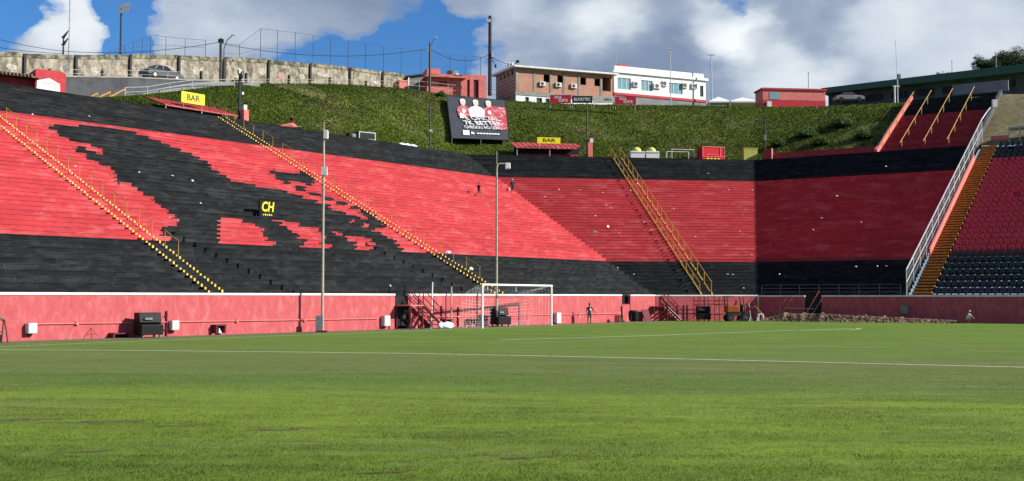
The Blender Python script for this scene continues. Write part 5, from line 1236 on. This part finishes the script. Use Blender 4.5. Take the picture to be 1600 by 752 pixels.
# red kiosk, lime box
P = LB.col(1098, D0+dT+.6, ZT); w_ = (LB.col(1135, D0+dT+.6, ZT)-P).length; h = zh(P, 228.5); t = thing('red_kiosk', P, LB.a+.12, 'bright red drinks kiosk with pale frame on the middle terrace top', 'kiosk')
M_KIO = mat('kiosk_red', (.62, .012, .025), .4, .06, 3)
MB().bx(0, w_, .1, 1.5, 0, h).build('body', M_KIO, t)
for (a, b, c, d_) in ((0, w_, h-.1, h), (0, w_, .42, .5), (0, .08, .5, h-.1), (w_-.08, w_, .5, h-.1), (w_*.78, w_*.81, .5, h-.1), (w_*.15, w_*.75, .62, .68)): MB().bx(a, b, .04, .097, c, d_).build('frame_bar', M_SALM, t)
[MB().bx(w_*(.2+.16*i), w_*(.2+.16*i)+.25, .08, .097, .12, .3).build('pale_mark', M_SIGNY, t) for i in range(4)]
P = LB.col(1162, D0+dT+.5, ZT); w_ = (LB.col(1184, D0+dT+.5, ZT)-P).length; t = thing('lime_cabinet', P, LB.a, 'dull lime green cabinet at the corner of the terrace tops', 'cabinet'); h = zh(P, 232)
MB().bx(0, w_, 0, .8, 0, h).build('body', mat('dull_lime_paint', (.36, .37, .08), .6, .15, 2), t, bevel=.03); MB().bx(-.04, w_+.04, -.05, .85, h, h+.06).build('lid', M_LIME, t)
P = LC.col(1199, D0+dT+.5, ZT); t = thing('corner_pillar', P, LC.a, 'short maroon pillar with a pale edge at the corner of the terraces', 'pillar'); MB().bx(-.45, .45, 0, .6, -.1, zh(P, 233)).build('pillar', M_BRED, t); MB().bx(.47, .55, -.03, .05, -.1, zh(P, 232)).build('pale_edge', M_COPE, t)
# red mat + items near seated person
P = LA.col(447, D0+dT+.6, ZT); t = thing('red_umbrella', P, .4, 'red folded beach umbrella lying at the top of the left terrace', 'umbrella'); mb = MB(); mb.tube((-1.0, 0, .12), (.5, 0, .35), .05, .28, 10); mb.tube((.5, 0, .35), (.95, 0, .3), .28, .1, 10); mb.build('canopy', M_SALM, t); MB().tube((.95, 0, .3), (1.4, 0, .3), .03, n=6).build('shaft', M_GALV, t)
# ---- hillside banner
def hill_pt(x, f):
    fi = (x-95)/11; i = int(fi); a = fi-i; j = min(NH-1, int(f*NH)); b = f*NH-j
    g_ = lambda i_, j_: hillpts[i_][j_]
    return g_(i, j)*(1-a)*(1-b)+g_(i+1, j)*a*(1-b)+g_(i, j+1)*(1-a)*b+g_(i+1, j+1)*a*b
def near_hill(x, y):   # point of the slope seen at pixel (x, y)
    best = None
    for f in np.linspace(0.02, .98, 60):
        p = hill_pt(x, float(f)); px = 376-FPX*((-p.y*ST+(p.z-CAMH)*CT)/(p.y*CT+(p.z-CAMH)*ST))
        if best is None or abs(px-y) < best[0]: best = (abs(px-y), p)
    return best[1]
cb = [at_Y(x, y, near_hill(min(x, 770), min(max(y, 153), 215)).y-2.0) for x, y in ((706, 216), (796, 219), (789, 157), (698, 150))]
o_ = cb[0]; ex = (cb[1]-cb[0]); ey = (cb[3]-cb[0]); nrm = ex.cross(ey).normalized()
bn = thing('hillside_banner', o_, 0, 'large charcoal advertising banner with three figures lying on the grass slope', 'banner')
def bq(u, v, off=.0):
    p = cb[0]*(1-u)*(1-v)+cb[1]*u*(1-v)+cb[2]*u*v+cb[3]*(1-u)*v
    return p + nrm*off
if nrm.y > 0: nrm = -nrm
mb = MB(); NB = 14; V = []
for j in range(NB+1):
    for i in range(NB+1): V.append(bq(i/NB, j/NB, .06*mnoise.noise(Vector((i*.5, j*.5, 2)))))
mb.add(V, [(j*(NB+1)+i, j*(NB+1)+i+1, (j+1)*(NB+1)+i+1, (j+1)*(NB+1)+i) for j in range(NB) for i in range(NB)]); mb.build('sheet', M_BANNER, bn, world=True, smooth=True)
mb = MB(); mb.path([bq(0, 0), bq(1, 0), bq(1, 1), bq(0, 1), bq(0, 0)], .05); mb.build('edge_rope', M_BSTEEL, bn, world=True)
for u in (0, .5, 1): m_ = MB(); m_.tube(bq(u, 0), bq(u, 0)-Vector((0, -.6, 1.6)), .04, n=5); m_.build('stake', M_GALV, bn, world=True)
def bpoly(pts_, m, name, off=.1):
    mb = MB(); n = len(pts_); mb.add([bq(u, v, off) for u, v in pts_], [tuple(range(n))]); return mb.build(name, m, bn, world=True)
def ell(u, v, a, b, n=14): return [(u+a*math.cos(2*math.pi*i/n), v+b*math.sin(2*math.pi*i/n)) for i in range(n)]
bpoly([(.70, .80), (.99, .78), (.985, .22), (.80, .22), (.66, .42)], M_PRINTR, 'red_panel_print', .09)
for (u, m2, sc) in ((.26, M_PRINTR, .9), (.70, M_PRINTR, .9), (.48, M_PRINTC, 1.1)):
    bpoly([(u-.11*sc, .50), (u+.11*sc, .50), (u+.13*sc, .66), (u+.09*sc, .73), (u+.03, .765), (u-.03, .765), (u-.09*sc, .73), (u-.13*sc, .66)], m2, 'shirt_print', .105+.01*(u == .48))
    bpoly(ell(u, .84, .045, .085), M_SKINP, 'head_print', .12); bpoly([(u-.047, .855), (u-.04, .91), (u, .935), (u+.04, .91), (u+.047, .855), (u+.02, .885), (u-.02, .885)], M_PRINTW, 'hair_print', .13); bpoly(ell(u, .62, .035*sc, .05), M_PRINTW, 'shirt_emblem_print', .135)
bpoly([(.18, .44), (.25, .44), (.25, .55), (.18, .56)], M_PRINTW, 'emblem_print', .14)
ang_x = ex.normalized(); upv = ey - ang_x*ey.dot(ang_x); upv.normalize(); zax = ang_x.cross(upv)
R3 = Matrix((ang_x, upv, zax)).transposed()
def btext(body, u, v, hgt, wid, m=M_PRINTW, bold=.005):
    o = text_part(body, hgt, m, bn, (0, 0, 0), rot=R3.to_euler(), width=wid, bold=bold*hgt); o.location = bq(u, v, .16)-bn.location; return o
BW = ex.length; BH = ey.length
btext('É OFICIAL', .56, .45, BH*.12, BW*.62, bold=.006); btext('7K BETTER', .56, .335, BH*.125, BW*.66, bold=.012); btext('CHEGOU AO LEÃO', .56, .235, BH*.085, BW*.66, bold=.008)
bpoly([(.2, .06), (.31, .06), (.31, .165), (.2, .165)], M_PRINTW, 'white_square_print', .12); bpoly([(.34, .085), (.40, .085), (.385, .13), (.34, .135)], M_PRINTW, 'small_mark_print', .12); [bpoly([(.44+.05*i, .092), (.44+.05*i+.042, .092), (.44+.05*i+.042, .118), (.44+.05*i, .118)], M_PRINTW, 'small_line_print', .12) for i in range(8)]
# ---- boards on the brow
def board(x0, x1, y0, y1, m, label, lines, tm, Y=139.5):
    a = at_Y(x0, y1, Y); b = at_Y(x1, y1, Y); t = thing('advertising_board', a, 0, label, 'board', 'advertising boards on the brow'); w = (b-a).length; h = zh(a, y0)
    MB().bx(.02, w-.02, 0, .06, 0, h).build('panel', m, t)
    for x in (.1, w-.1): MB().tube((x, .12, -.6), (x, .12, h*.9), .03, n=5).build('post', M_GALV, t)
    for (s, u, v, hh_, ww) in lines: text_part(s, h*hh_, tm, t, (w*u, -.006, h*v), width=w*ww, bold=.006*h)
    return t, w, h
board(859, 892.5, 148.5, 161.5, M_SIGNR, 'left of two red advertising boards below the brick building', (('VIVA', .38, .68, .5, .34), ('SORTE', .62, .32, .45, .42)), M_PRINTW)
board(893.5, 926, 150, 161, M_INK, 'black advertising board below the brick building', (('BLINDTEC', .5, .5, .6, .8),), M_PRINTW)
tb, w_, h_ = board(926.5, 959.5, 150.5, 161.5, M_LGREY, 'pale grey advertising board with green and orange smear', (('FERA', .7, .5, .5, .35),), M_BANNER)
MB().prism([(w_*.08, h_*.35), (w_*.45, h_*.3), (w_*.5, h_*.55), (w_*.2, h_*.62)], -.008, -.002).build('green_orange_print', M_SKINP, tb); MB().prism([(w_*.06, h_*.5), (w_*.2, h_*.66), (w_*.45, h_*.62), (w_*.12, h_*.75)], -.008, -.002).build('green_print', M_LIME, tb)
board(960.5, 994, 151, 163.5, M_SIGNR, 'right of two red advertising boards below the white building', (('VIVA', .38, .68, .5, .34), ('SORTE', .62, .32, .45, .42)), M_PRINTW)

# ============================================================ POLES, LAMPS AND CABLES ON THE HILL
def hp(x, y, Y): return at_Y(x, y, Y)
def simple_pole(x, yb, yt, Y, r, m, label, name='utility_pole', cat='pole'):
    return pole_thing(name, hp(x, yb, Y), yt, r, r*.75, label, m, cat)
t, h = simple_pole(107.5, 100, -6, 140, .09, M_GALV, 'thin lattice mast behind the wall at the upper left', 'mast', 'mast'); 
for z in np.arange(2, h, 1.1): MB().tube((-.14, 0, float(z)), (.14, 0, float(z)+.35), .025, n=4).build('rung', M_GALV, t)
t, h = simple_pole(98.5, 98, 58, 138, .12, M_BSTEEL, 'short pole with two angled floodlights at the upper left', 'floodlight_pole', 'floodlight')
for z, s in ((h, .35), (h-.9, .3)): MB().hexa([(-.25,-.15,z-.1),(.1,-.15,z-.1),(.1,.15,z-.1),(-.25,.15,z-.1),(.1,-.15,z+.25),(.45+s*.3,-.15,z+.75),(.45+s*.3,.15,z+.75),(.1,.15,z+.25)]).build('floodlight', M_BSTEEL, t)
t, h = simple_pole(188, 98, 14, 142, .14, M_BSTEEL, 'tall floodlight tower with a cluster of white lamps', 'floodlight_tower', 'floodlight')
for i, (dx, dz_) in enumerate(((-.05,.2),(.45,.35),(.85,.4),(.1,.9),(.6,1.05),(.95,1.1))):
    m_ = MB(); m_.tube((dx, -.3, h-.6+dz_), (dx, .15, h-.5+dz_), .28, .16, 12); m_.build('lamp', M_LGREY, t)
MB().tube((-.3, .2, h-.25), (1.2, .2, h-.1), .05, n=6).build('crossarm', M_BSTEEL, t); MB().tube((-.3, .2, h+.45), (1.2, .2, h+.6), .05, n=6).build('crossarm', M_BSTEEL, t)
t, h = simple_pole(344.5, 124, 60, 128, .17, M_BSTEEL, 'dark utility pole with a street lamp arm above the mural wall', cat='utility pole'); MB().path([(.35, 0, -1.0), (.35, 0, h-1.2), (.7, 0, h-.2), (1.3, 0, h+.35)], .05).build('lamp_arm', M_BSTEEL, t); MB().bx(1.15, 1.65, -.1, .1, h+.3, h+.45).build('lamp_head', M_LGREY, t); MB().bx(-.3, .3, -.12, .12, h-.5, h-.1).build('insulators', M_BSTEEL, t)
t, h = simple_pole(671.5, 150, 67, 146, .17, M_BSTEEL, 'utility pole in front of the red building', cat='utility pole'); MB().path([(.05, 0, h-.6), (.4, 0, h+.3), (.7, 0, h+.7)], .035).build('lamp_arm', M_BSTEEL, t); MB().bx(.55, .9, -.08, .08, h+.65, h+.75).build('lamp_head', M_LGREY, t); MB().bx(-.3, -.1, -.1, .1, h-1.1, h-.6).build('insulators', M_LGREY, t)
t, h = simple_pole(765.5, 146, 25, 150, .27, mat('tarred_timber', (.045, .035, .03), .8, .2, 3), 'thick tall dark pole left of the brick building', cat='utility pole'); MB().bx(-.38, .1, -.3, .3, h-.9, h-.5).build('bracket', M_LGREY, t); MB().bx(.2, .55, -.35, .2, h*.46, h*.52).build('meter_box', M_LGREY, t); MB().tube((.2, 0, h*.44), (.75, 0, h*.36), .05, n=6).build('arm', M_BSTEEL, t); MB().bx(.6, .85, -.12, .12, h*.33, h*.37).build('lamp_head', M_BSTEEL, t)
P = hp(800, 108, 153); t = thing('roof_floodlights', P, 0, 'cluster of floodlights on the left end of the brick building roof', 'floodlight'); MB().tube((0, 0, -.8), (0, 0, .5), .06, n=6).build('post', M_BSTEEL, t)
for i in range(3): m_ = MB(); m_.box((-.75+i*.42, -.1, .62), (.3, .25, .5), 0, .3); m_.build('lamp', M_LGREY, t)
m_ = MB(); m_.box((.75, 0, 1.0), (.4, .25, .35), 0, -.3); m_.build('dark_lamp', M_BSTEEL, t); MB().tube((-.8, 0, .35), (.8, 0, .85), .04, n=6).build('crossarm', M_BSTEEL, t)
for (x, yb, yt, Y, r_, lab) in ((963.5, 112, 80, 161, .03, 'thin aerial at the left corner of the white building'), (1048, 165, 77, 150, .06, 'slim grey pole in front of the white building'), (1112, 164, 87, 165, .11, 'pale lamp pole right of the white building'), (1263.5, 142, 114, 152, .07, 'short white pole behind the red cabin'), (1488, 130, 96, 175, .07, 'pale thin mast above the green roof'), (1558, 165, 90, 150, .05, 'thin grey pole in front of the right hand trees')):
    t, h = simple_pole(x, yb, yt, Y, r_, M_GALV, lab)
    if x in (1048, 1112): MB().bx(-.55, .45, -.1, .1, h, h+.14).build('lamp_head', M_LGREY, t)
    else: MB().ball((0, 0, h), r_*1.5, 8, 5).build('cap', M_GALV, t)
t, h = simple_pole(1403, 185, 122, 136, .1, M_GALV, 'grey pole with a dark lamp beside the top of the wide ramp', 'lamp_pole', 'lamp pole'); MB().tube((0, 0, h), (-.1, 0, zh(hp(1403, 185, 136), 64)), .04, n=6).build('aerial', M_GALV, t); m_ = MB(); m_.box((.2, 0, h+.2), (.35, .3, .5), 0, .3); m_.build('lamp_head', M_BSTEEL, t)
t, h = simple_pole(1398.5, 184, 134, 137, .12, M_COPE, 'short white post beside the top of the wide ramp'); MB().bx(-.2, .6, -.05, .05, h-.15, h).build('arm', M_COPE, t)
P = LC.col(1196, D0+dT+1.2, ZT); t, h = pole_thing('utility_pole', P, 186, .09, .07, 'dark pole rising behind the corner pillar', M_BSTEEL, 'utility pole'); MB().bx(-.3, .3, -.05, .05, h-.4, h-.3).build('crossarm', M_BSTEEL, t); MB().bx(-.15, .15, -.1, .1, h*.5, h*.62).build('box', M_MGREY, t)
P = LA.col(671.5, D0+dT+1.0, ZT); t, h = pole_thing('utility_pole', P, 165, .09, .06, 'thin dark pole at the top of the terrace left of the banner', M_BSTEEL, 'utility pole'); MB().bx(-.05, .25, -.1, .1, h*.42, h*.48).build('lamp', M_LGREY, t); MB().ball((0,0,h), .09, 8, 5).build('cap', M_BSTEEL, t)
P = LC.col(1556, dB+7, 23); t, h = pole_thing('utility_pole', P, 150, .12, .09, 'dark pole on the dry bank right of the wide ramp', M_BSTEEL, 'utility pole'); MB().bx(-.4, .1, -.15, .15, h-1.2, h-.4).build('box', M_LGREY, t)
def cable(name, pts_, sag, label, r_=.03):
    mb = MB(); P_ = []
    for a, b in zip(pts_[:-1], pts_[1:]):
        for i in range(10): f = i/10; q = a.lerp(b, f); q.z -= sag*4*f*(1-f); P_.append(q)
    P_.append(pts_[-1]); mb.path(P_, r_, 4); tag(mb.build(name, M_WIRE), label, 'cable', 'overhead cables')
cable('overhead_cable', [hp(-120, 22, 120), hp(98.5, 80, 138), hp(344.5, 66, 128)], .6, 'overhead cable from the upper left corner to the street lamp pole')
cable('overhead_cable', [hp(-120, 48, 120), hp(98.5, 84, 138)], .5, 'lower overhead cable at the upper left corner')
cable('overhead_cable', [hp(344.5, 68, 128), hp(671.5, 76, 146), hp(765.5, 85, 150)], 1.2, 'overhead cable from the street lamp pole to the thick dark pole')
cable('overhead_cable', [hp(765.5, 88, 150), hp(800, 101, 153)], .2, 'short overhead cable from the thick dark pole to the brick building')

# ---- parked car on the hilltop road
P = LA.ray(231, 124.2, 55); q = LA.ray(288, 124.2, 55); cl_len = abs(LA.S(q)-LA.S(P)); kc = cl_len/4.4
zroad = LA.ray(262, 124.5, 55).z
t = thing('parked_car', Vector((P.x, P.y, zroad)), LA.a, 'grey sedan parked on the hilltop road before the mural wall', 'car')
prof_ = [(0, .35), (.05, .75), (.25, .88), (1.0, .92), (3.05, .93), (3.9, .86), (4.3, .72), (4.4, .4), (4.3, .28), (.1, .28)]
MB().prism([(x*kc, z*kc) for x, z in prof_], 0, 1.7*kc).build('body', M_CAR, t, bevel=.06)
mb = MB(); mb.hexa([(.75*kc, .06*kc, .93*kc), (3.2*kc, .06*kc, .93*kc), (3.2*kc, 1.64*kc, .93*kc), (.75*kc, 1.64*kc, .93*kc), (1.3*kc, .2*kc, 1.42*kc), (2.5*kc, .2*kc, 1.42*kc), (2.5*kc, 1.5*kc, 1.42*kc), (1.3*kc, 1.5*kc, 1.42*kc)]); mb.build('cabin', M_CAR, t, bevel=.05)
for (a, b, c, d_) in ((1.0, 1.38, 1.85, 1.85), (1.95, 1.95, 2.45, 2.9)): 
    m_ = MB(); m_.add([(a*kc, .045*kc, .97*kc), (d_*kc, .045*kc, .97*kc), (c*kc, .175*kc, 1.36*kc), (b*kc, .175*kc, 1.36*kc)], [(0, 1, 2, 3)]); m_.build('side_window', M_DGLASS, t)
for x in (.85, 3.5):
    for y in (.08, 1.62):
        w_ = MB().tube((x*kc, (y-.1)*kc, .32*kc), (x*kc, (y+.1)*kc, .32*kc), .32*kc, n=18).build('wheel', M_TYRE, t); MB().tube((x*kc, (y-.11)*kc, .32*kc), (x*kc, (y+.11)*kc, .32*kc), .19*kc, n=12).build('rim', M_GALV, w_)
for y in (.2, 1.4): MB().bx(4.25*kc, 4.36*kc, y*kc, (y+.2)*kc, .62*kc, .74*kc).build('headlight', M_COPE, t)
# car by the green hall
P = at_Y(1306, 165, 152); kc = 46/FPX*152/4.4; t = thing('parked_car', P+Vector((0,0,.6)), 0, 'grey car parked beside the green roofed hall', 'car')
MB().prism([(x*kc, z*kc) for x, z in prof_], 0, 1.7*kc).build('body', M_MGREY, t, bevel=.06); mb = MB(); mb.hexa([(.75*kc, .06*kc, .93*kc), (3.2*kc, .06*kc, .93*kc), (3.2*kc, 1.64*kc, .93*kc), (.75*kc, 1.64*kc, .93*kc), (1.3*kc, .2*kc, 1.42*kc), (2.5*kc, .2*kc, 1.42*kc), (2.5*kc, 1.5*kc, 1.42*kc), (1.3*kc, 1.5*kc, 1.42*kc)]); mb.build('cabin', M_BSTEEL, t, bevel=.05)
for x in (.85, 3.5):
    for y in (.08, 1.62): MB().tube((x*kc, (y-.1)*kc, .32*kc), (x*kc, (y+.1)*kc, .32*kc), .32*kc, n=18).build('wheel', M_TYRE, t)

# ============================================================ PEOPLE
def person(P, rz, h, label, joints, top, bottom, skin=M_SKIN, shoes=M_BSTEEL, hair=M_BSTEEL, hat=None, extra=None):
    """joints: overrides of a standing skeleton, unit height; radii per joint"""
    J = dict(pel=(0,0,.52), wst=(0,0,.60), chs=(0,0,.73), nck=(0,0,.835), hd0=(0,.005,.875), hd1=(0,-.01,.945), hd2=(0,0,.985),
             shL=(-.105,0,.80), elL=(-.15,.02,.63), wrL=(-.165,-.03,.49), hnL=(-.165,-.05,.45), shR=(.105,0,.80), elR=(.15,.02,.63), wrR=(.165,-.03,.49), hnR=(.165,-.05,.45),
             hpL=(-.055,0,.50), knL=(-.065,-.01,.28), anL=(-.07,.02,.045), toL=(-.08,-.09,.018), hpR=(.055,0,.50), knR=(.065,-.01,.28), anR=(.07,.02,.045), toR=(.08,-.09,.018))
    R = dict(pel=.078, wst=.075, chs=.092, nck=.032, hd0=.045, hd1=.052, hd2=.035, shL=.044, elL=.030, wrL=.020, hnL=.018, shR=.044, elR=.030, wrR=.020, hnR=.018, hpL=.058, knL=.039, anL=.026, toL=.018, hpR=.058, knR=.039, anR=.026, toR=.018)
    J.update(joints)
    E = [('pel','wst'),('wst','chs'),('chs','nck'),('nck','hd0'),('hd0','hd1'),('hd1','hd2'),('chs','shL'),('shL','elL'),('elL','wrL'),('wrL','hnL'),('chs','shR'),('shR','elR'),('elR','wrR'),('wrR','hnR'),('pel','hpL'),('hpL','knL'),('knL','anL'),('anL','toL'),('pel','hpR'),('hpR','knR'),('knR','anR'),('anR','toR')]
    # fingers
    for sd in 'LR':
        w = Vector(J['wr'+sd]); k = Vector(J['hn'+sd]); d = (k-w).normalized() if (k-w).length > 1e-4 else Vector((0,0,-1)); sv = d.cross(Vector((0,1,0))); sv = sv.normalized() if sv.length > .1 else Vector((1,0,0))
        for i in range(5):
            nme = 'f%s%d' % (sd, i); off = sv*(i-2)*.010; ln = (.030, .042, .046, .043, .034)[i]
            if i == 0: off = sv*-.022; 
            J[nme] = tuple(k+off+d*ln + Vector((0,-.006,0))); R[nme] = .0055; E.append(('hn'+sd, nme))
    names = list(J); idx = {n_: i for i, n_ in enumerate(names)}
    me = bpy.data.meshes.new('body'); me.from_pydata([Vector(J[n_])*h for n_ in names], [(idx[a], idx[b]) for a, b in E], [])
    o = bpy.data.objects.new('tmp_body', me); col.objects.link(o)
    sk = o.modifiers.new('skin', 'SKIN'); sk.use_smooth_shade = True
    for i, n_ in enumerate(names):
        v = me.skin_vertices[0].data[i]; v.radius = (R[n_]*h, R[n_]*h*(.72 if n_ in ('pel','wst','chs') else 1)); v.use_root = n_ == 'pel'
    sb = o.modifiers.new('sub', 'SUBSURF'); sb.levels = 1; sb.render_levels = 1
    bpy.context.view_layer.update(); m2 = bpy.data.meshes.new_from_object(o.evaluated_get(bpy.context.evaluated_depsgraph_get())); col.objects.unlink(o); bpy.data.objects.remove(o)
    m2.name = 'body'; m2.materials.clear()
    for q_ in (skin, top, bottom, shoes, hair): m2.materials.append(q_)
    segm = {('pel','wst'):1,('wst','chs'):1,('chs','nck'):1,('chs','shL'):1,('chs','shR'):1,('shL','elL'):1,('shR','elR'):1,('pel','hpL'):2,('pel','hpR'):2,('hpL','knL'):2,('hpR','knR'):2,('anL','toL'):3,('anR','toR'):3,('hd1','hd2'):4}
    for p in m2.polygons:
        c = p.center/h; best = (9, 0)
        for a, b in E:
            A, B_ = Vector(J[a]), Vector(J[b]); w = B_-A; f = max(0, min(1, (c-A).dot(w)/max(1e-9, w.length_squared))); dd_ = (c-(A+w*f)).length
            mi = segm.get((a, b), 0)
            if (a, b) in (('pel','wst'),) and f < .3: mi = 2
            if dd_ < best[0]: best = (dd_, mi)
        mi = best[1]
        if c.z > Vector(J['hd1']).z and c.y-J['hd1'][1] > -.02: mi = 4
        p.material_index = mi; p.use_smooth = True
    t = thing('person', P, rz, label, 'person'); b = bpy.data.objects.new('body', m2); link(b, t)
    hd = Vector(J['hd1'])*h
    mb = MB()
    for s_ in (-1, 1): mb.ball(hd+Vector((s_*.02*h, -.048*h, .0)), .007*h, 6, 4)
    mb.build('eyes', M_DARK, t); mb = MB(); mb.ball(hd+Vector((0, -.052*h, -.014*h)), .010*h, 6, 4, 0, (.8, 1, 1.3)); mb.build('nose', skin, t)
    mb = MB(); mb.ball(hd+Vector((0, .01*h, .022*h)), .056*h, 12, 7, 0, (.95, 1.05, .85)); mb.build('hair' if not hat else 'cap', hat or hair, t, smooth=True)
    if extra: extra(t, h, J)
    return t
M_SHB = mat('black_jersey', (.02, .02, .024), .8, .1, 6); M_SHR = mat('red_black_jersey', (.10, .012, .018), .8, .1, 6); M_SHG = mat('grey_shirt', (.42, .43, .45), .8, .1, 6); M_JEAN = mat('dark_shorts', (.025, .027, .035), .8, .1, 6); M_WCLOTH = mat('white_cloth', (.70, .70, .70), .8, .06, 6)
walkj = dict(knL=(-.06,-.09,.29), anL=(-.07,-.02,.06), toL=(-.075,-.12,.03), knR=(.06,.03,.28), anR=(.065,.13,.06), toR=(.07,.04,.018), elL=(-.14,.09,.64), wrL=(-.13,.04,.51), hnL=(-.13,.02,.47), elR=(.15,-.05,.64), wrR=(.14,-.14,.55), hnR=(.14,-.17,.52))
P = LA.col(921, -1.1, 0)
def shirtlogo(t, h, J): MB().hexa([(-.02*h,-.085*h,.66*h),(.05*h,-.08*h,.66*h),(.05*h,-.07*h,.66*h),(-.02*h,-.07*h,.66*h),(-.02*h,-.085*h,.75*h),(.05*h,-.08*h,.75*h),(.05*h,-.07*h,.75*h),(-.02*h,-.07*h,.75*h)]).build('shirt_patch', M_WCLOTH, t)
person(P, .5, zh(P, 474), 'person in dark shirt and shorts standing by the wall with one arm out', dict(elR=(.19,-.03,.66), wrR=(.29,-.06,.55), hnR=(.33,-.07,.52), knL=(-.075,0,.28), anL=(-.085,.02,.045), toL=(-.09,-.08,.018)), M_SHB, M_JEAN, extra=shirtlogo)
def bag(t, h, J): MB().hexa([(-.22*h,-.06*h,.2*h),(-.12*h,-.06*h,.2*h),(-.12*h,.06*h,.2*h),(-.22*h,.06*h,.2*h),(-.2*h,-.03*h,.43*h),(-.14*h,-.03*h,.43*h),(-.14*h,.03*h,.43*h),(-.2*h,.03*h,.43*h)]).build('carried_bag', M_WCLOTH, t)
s, k, P = on_terrace(LA, 750, 309); P = LA.pt(s, D0+TR*k+.3, ZB+RI*(k+1)); person(P, 2.6, zh(P, 285.5), 'person in black climbing the bright red terrace, seen from behind', walkj, M_SHB, M_JEAN, extra=None)
s, k, P = on_terrace(LB, 800, 303); P = LB.pt(s, D0+TR*k+.3, ZB+RI*(k+1)); person(P, .3, zh(P, 280), 'person in dark shirt and pale cap carrying a white bag on the terrace', walkj, M_SHB, M_JEAN, hat=M_SKINP, extra=bag)
P = LA.col(456, D0+dT+.5, ZT); person(P, LA.a-1.2, zh(P, 179.5), 'person in red and black walking along the top of the left terrace', walkj, M_SHR, M_SHB)
P = LC.col(1513, -1.7, 0)
sq = dict(pel=(0,.10,.26), wst=(0,.07,.35), chs=(0,-.02,.47), nck=(0,-.06,.57), hd0=(0,-.075,.61), hd1=(0,-.10,.675), hd2=(0,-.09,.715), shL=(-.10,-.04,.53), elL=(-.13,-.16,.42), wrL=(-.08,-.27,.33), hnL=(-.06,-.30,.30), shR=(.10,-.04,.53), elR=(.13,-.16,.42), wrR=(.09,-.27,.32), hnR=(.07,-.30,.29), hpL=(-.06,.08,.25), knL=(-.09,-.14,.34), anL=(-.08,.0,.05), toL=(-.09,-.10,.02), hpR=(.06,.08,.25), knR=(.09,-.14,.34), anR=(.08,.0,.05), toR=(.09,-.10,.02))
person(P, .9, zh(P, 485.5)/.73, 'person in grey shirt and white cap crouching by the shaded wall', sq, M_SHG, M_SHG, hat=M_WCLOTH)
P = LB.col(1144, -1.6, .75); person(LB.col(1147, -1.95, .55*kt), 1.2, 1.25, 'driver in dark clothes seated on the orange tractor', dict(sq, hnL=(-.06,-.3,.42), wrL=(-.08,-.27,.43), hnR=(.06,-.3,.42), wrR=(.08,-.27,.43), anL=(-.08,-.2,.12), toL=(-.09,-.28,.09), anR=(.08,-.2,.12), toR=(.09,-.28,.09)), M_SHB, M_JEAN)
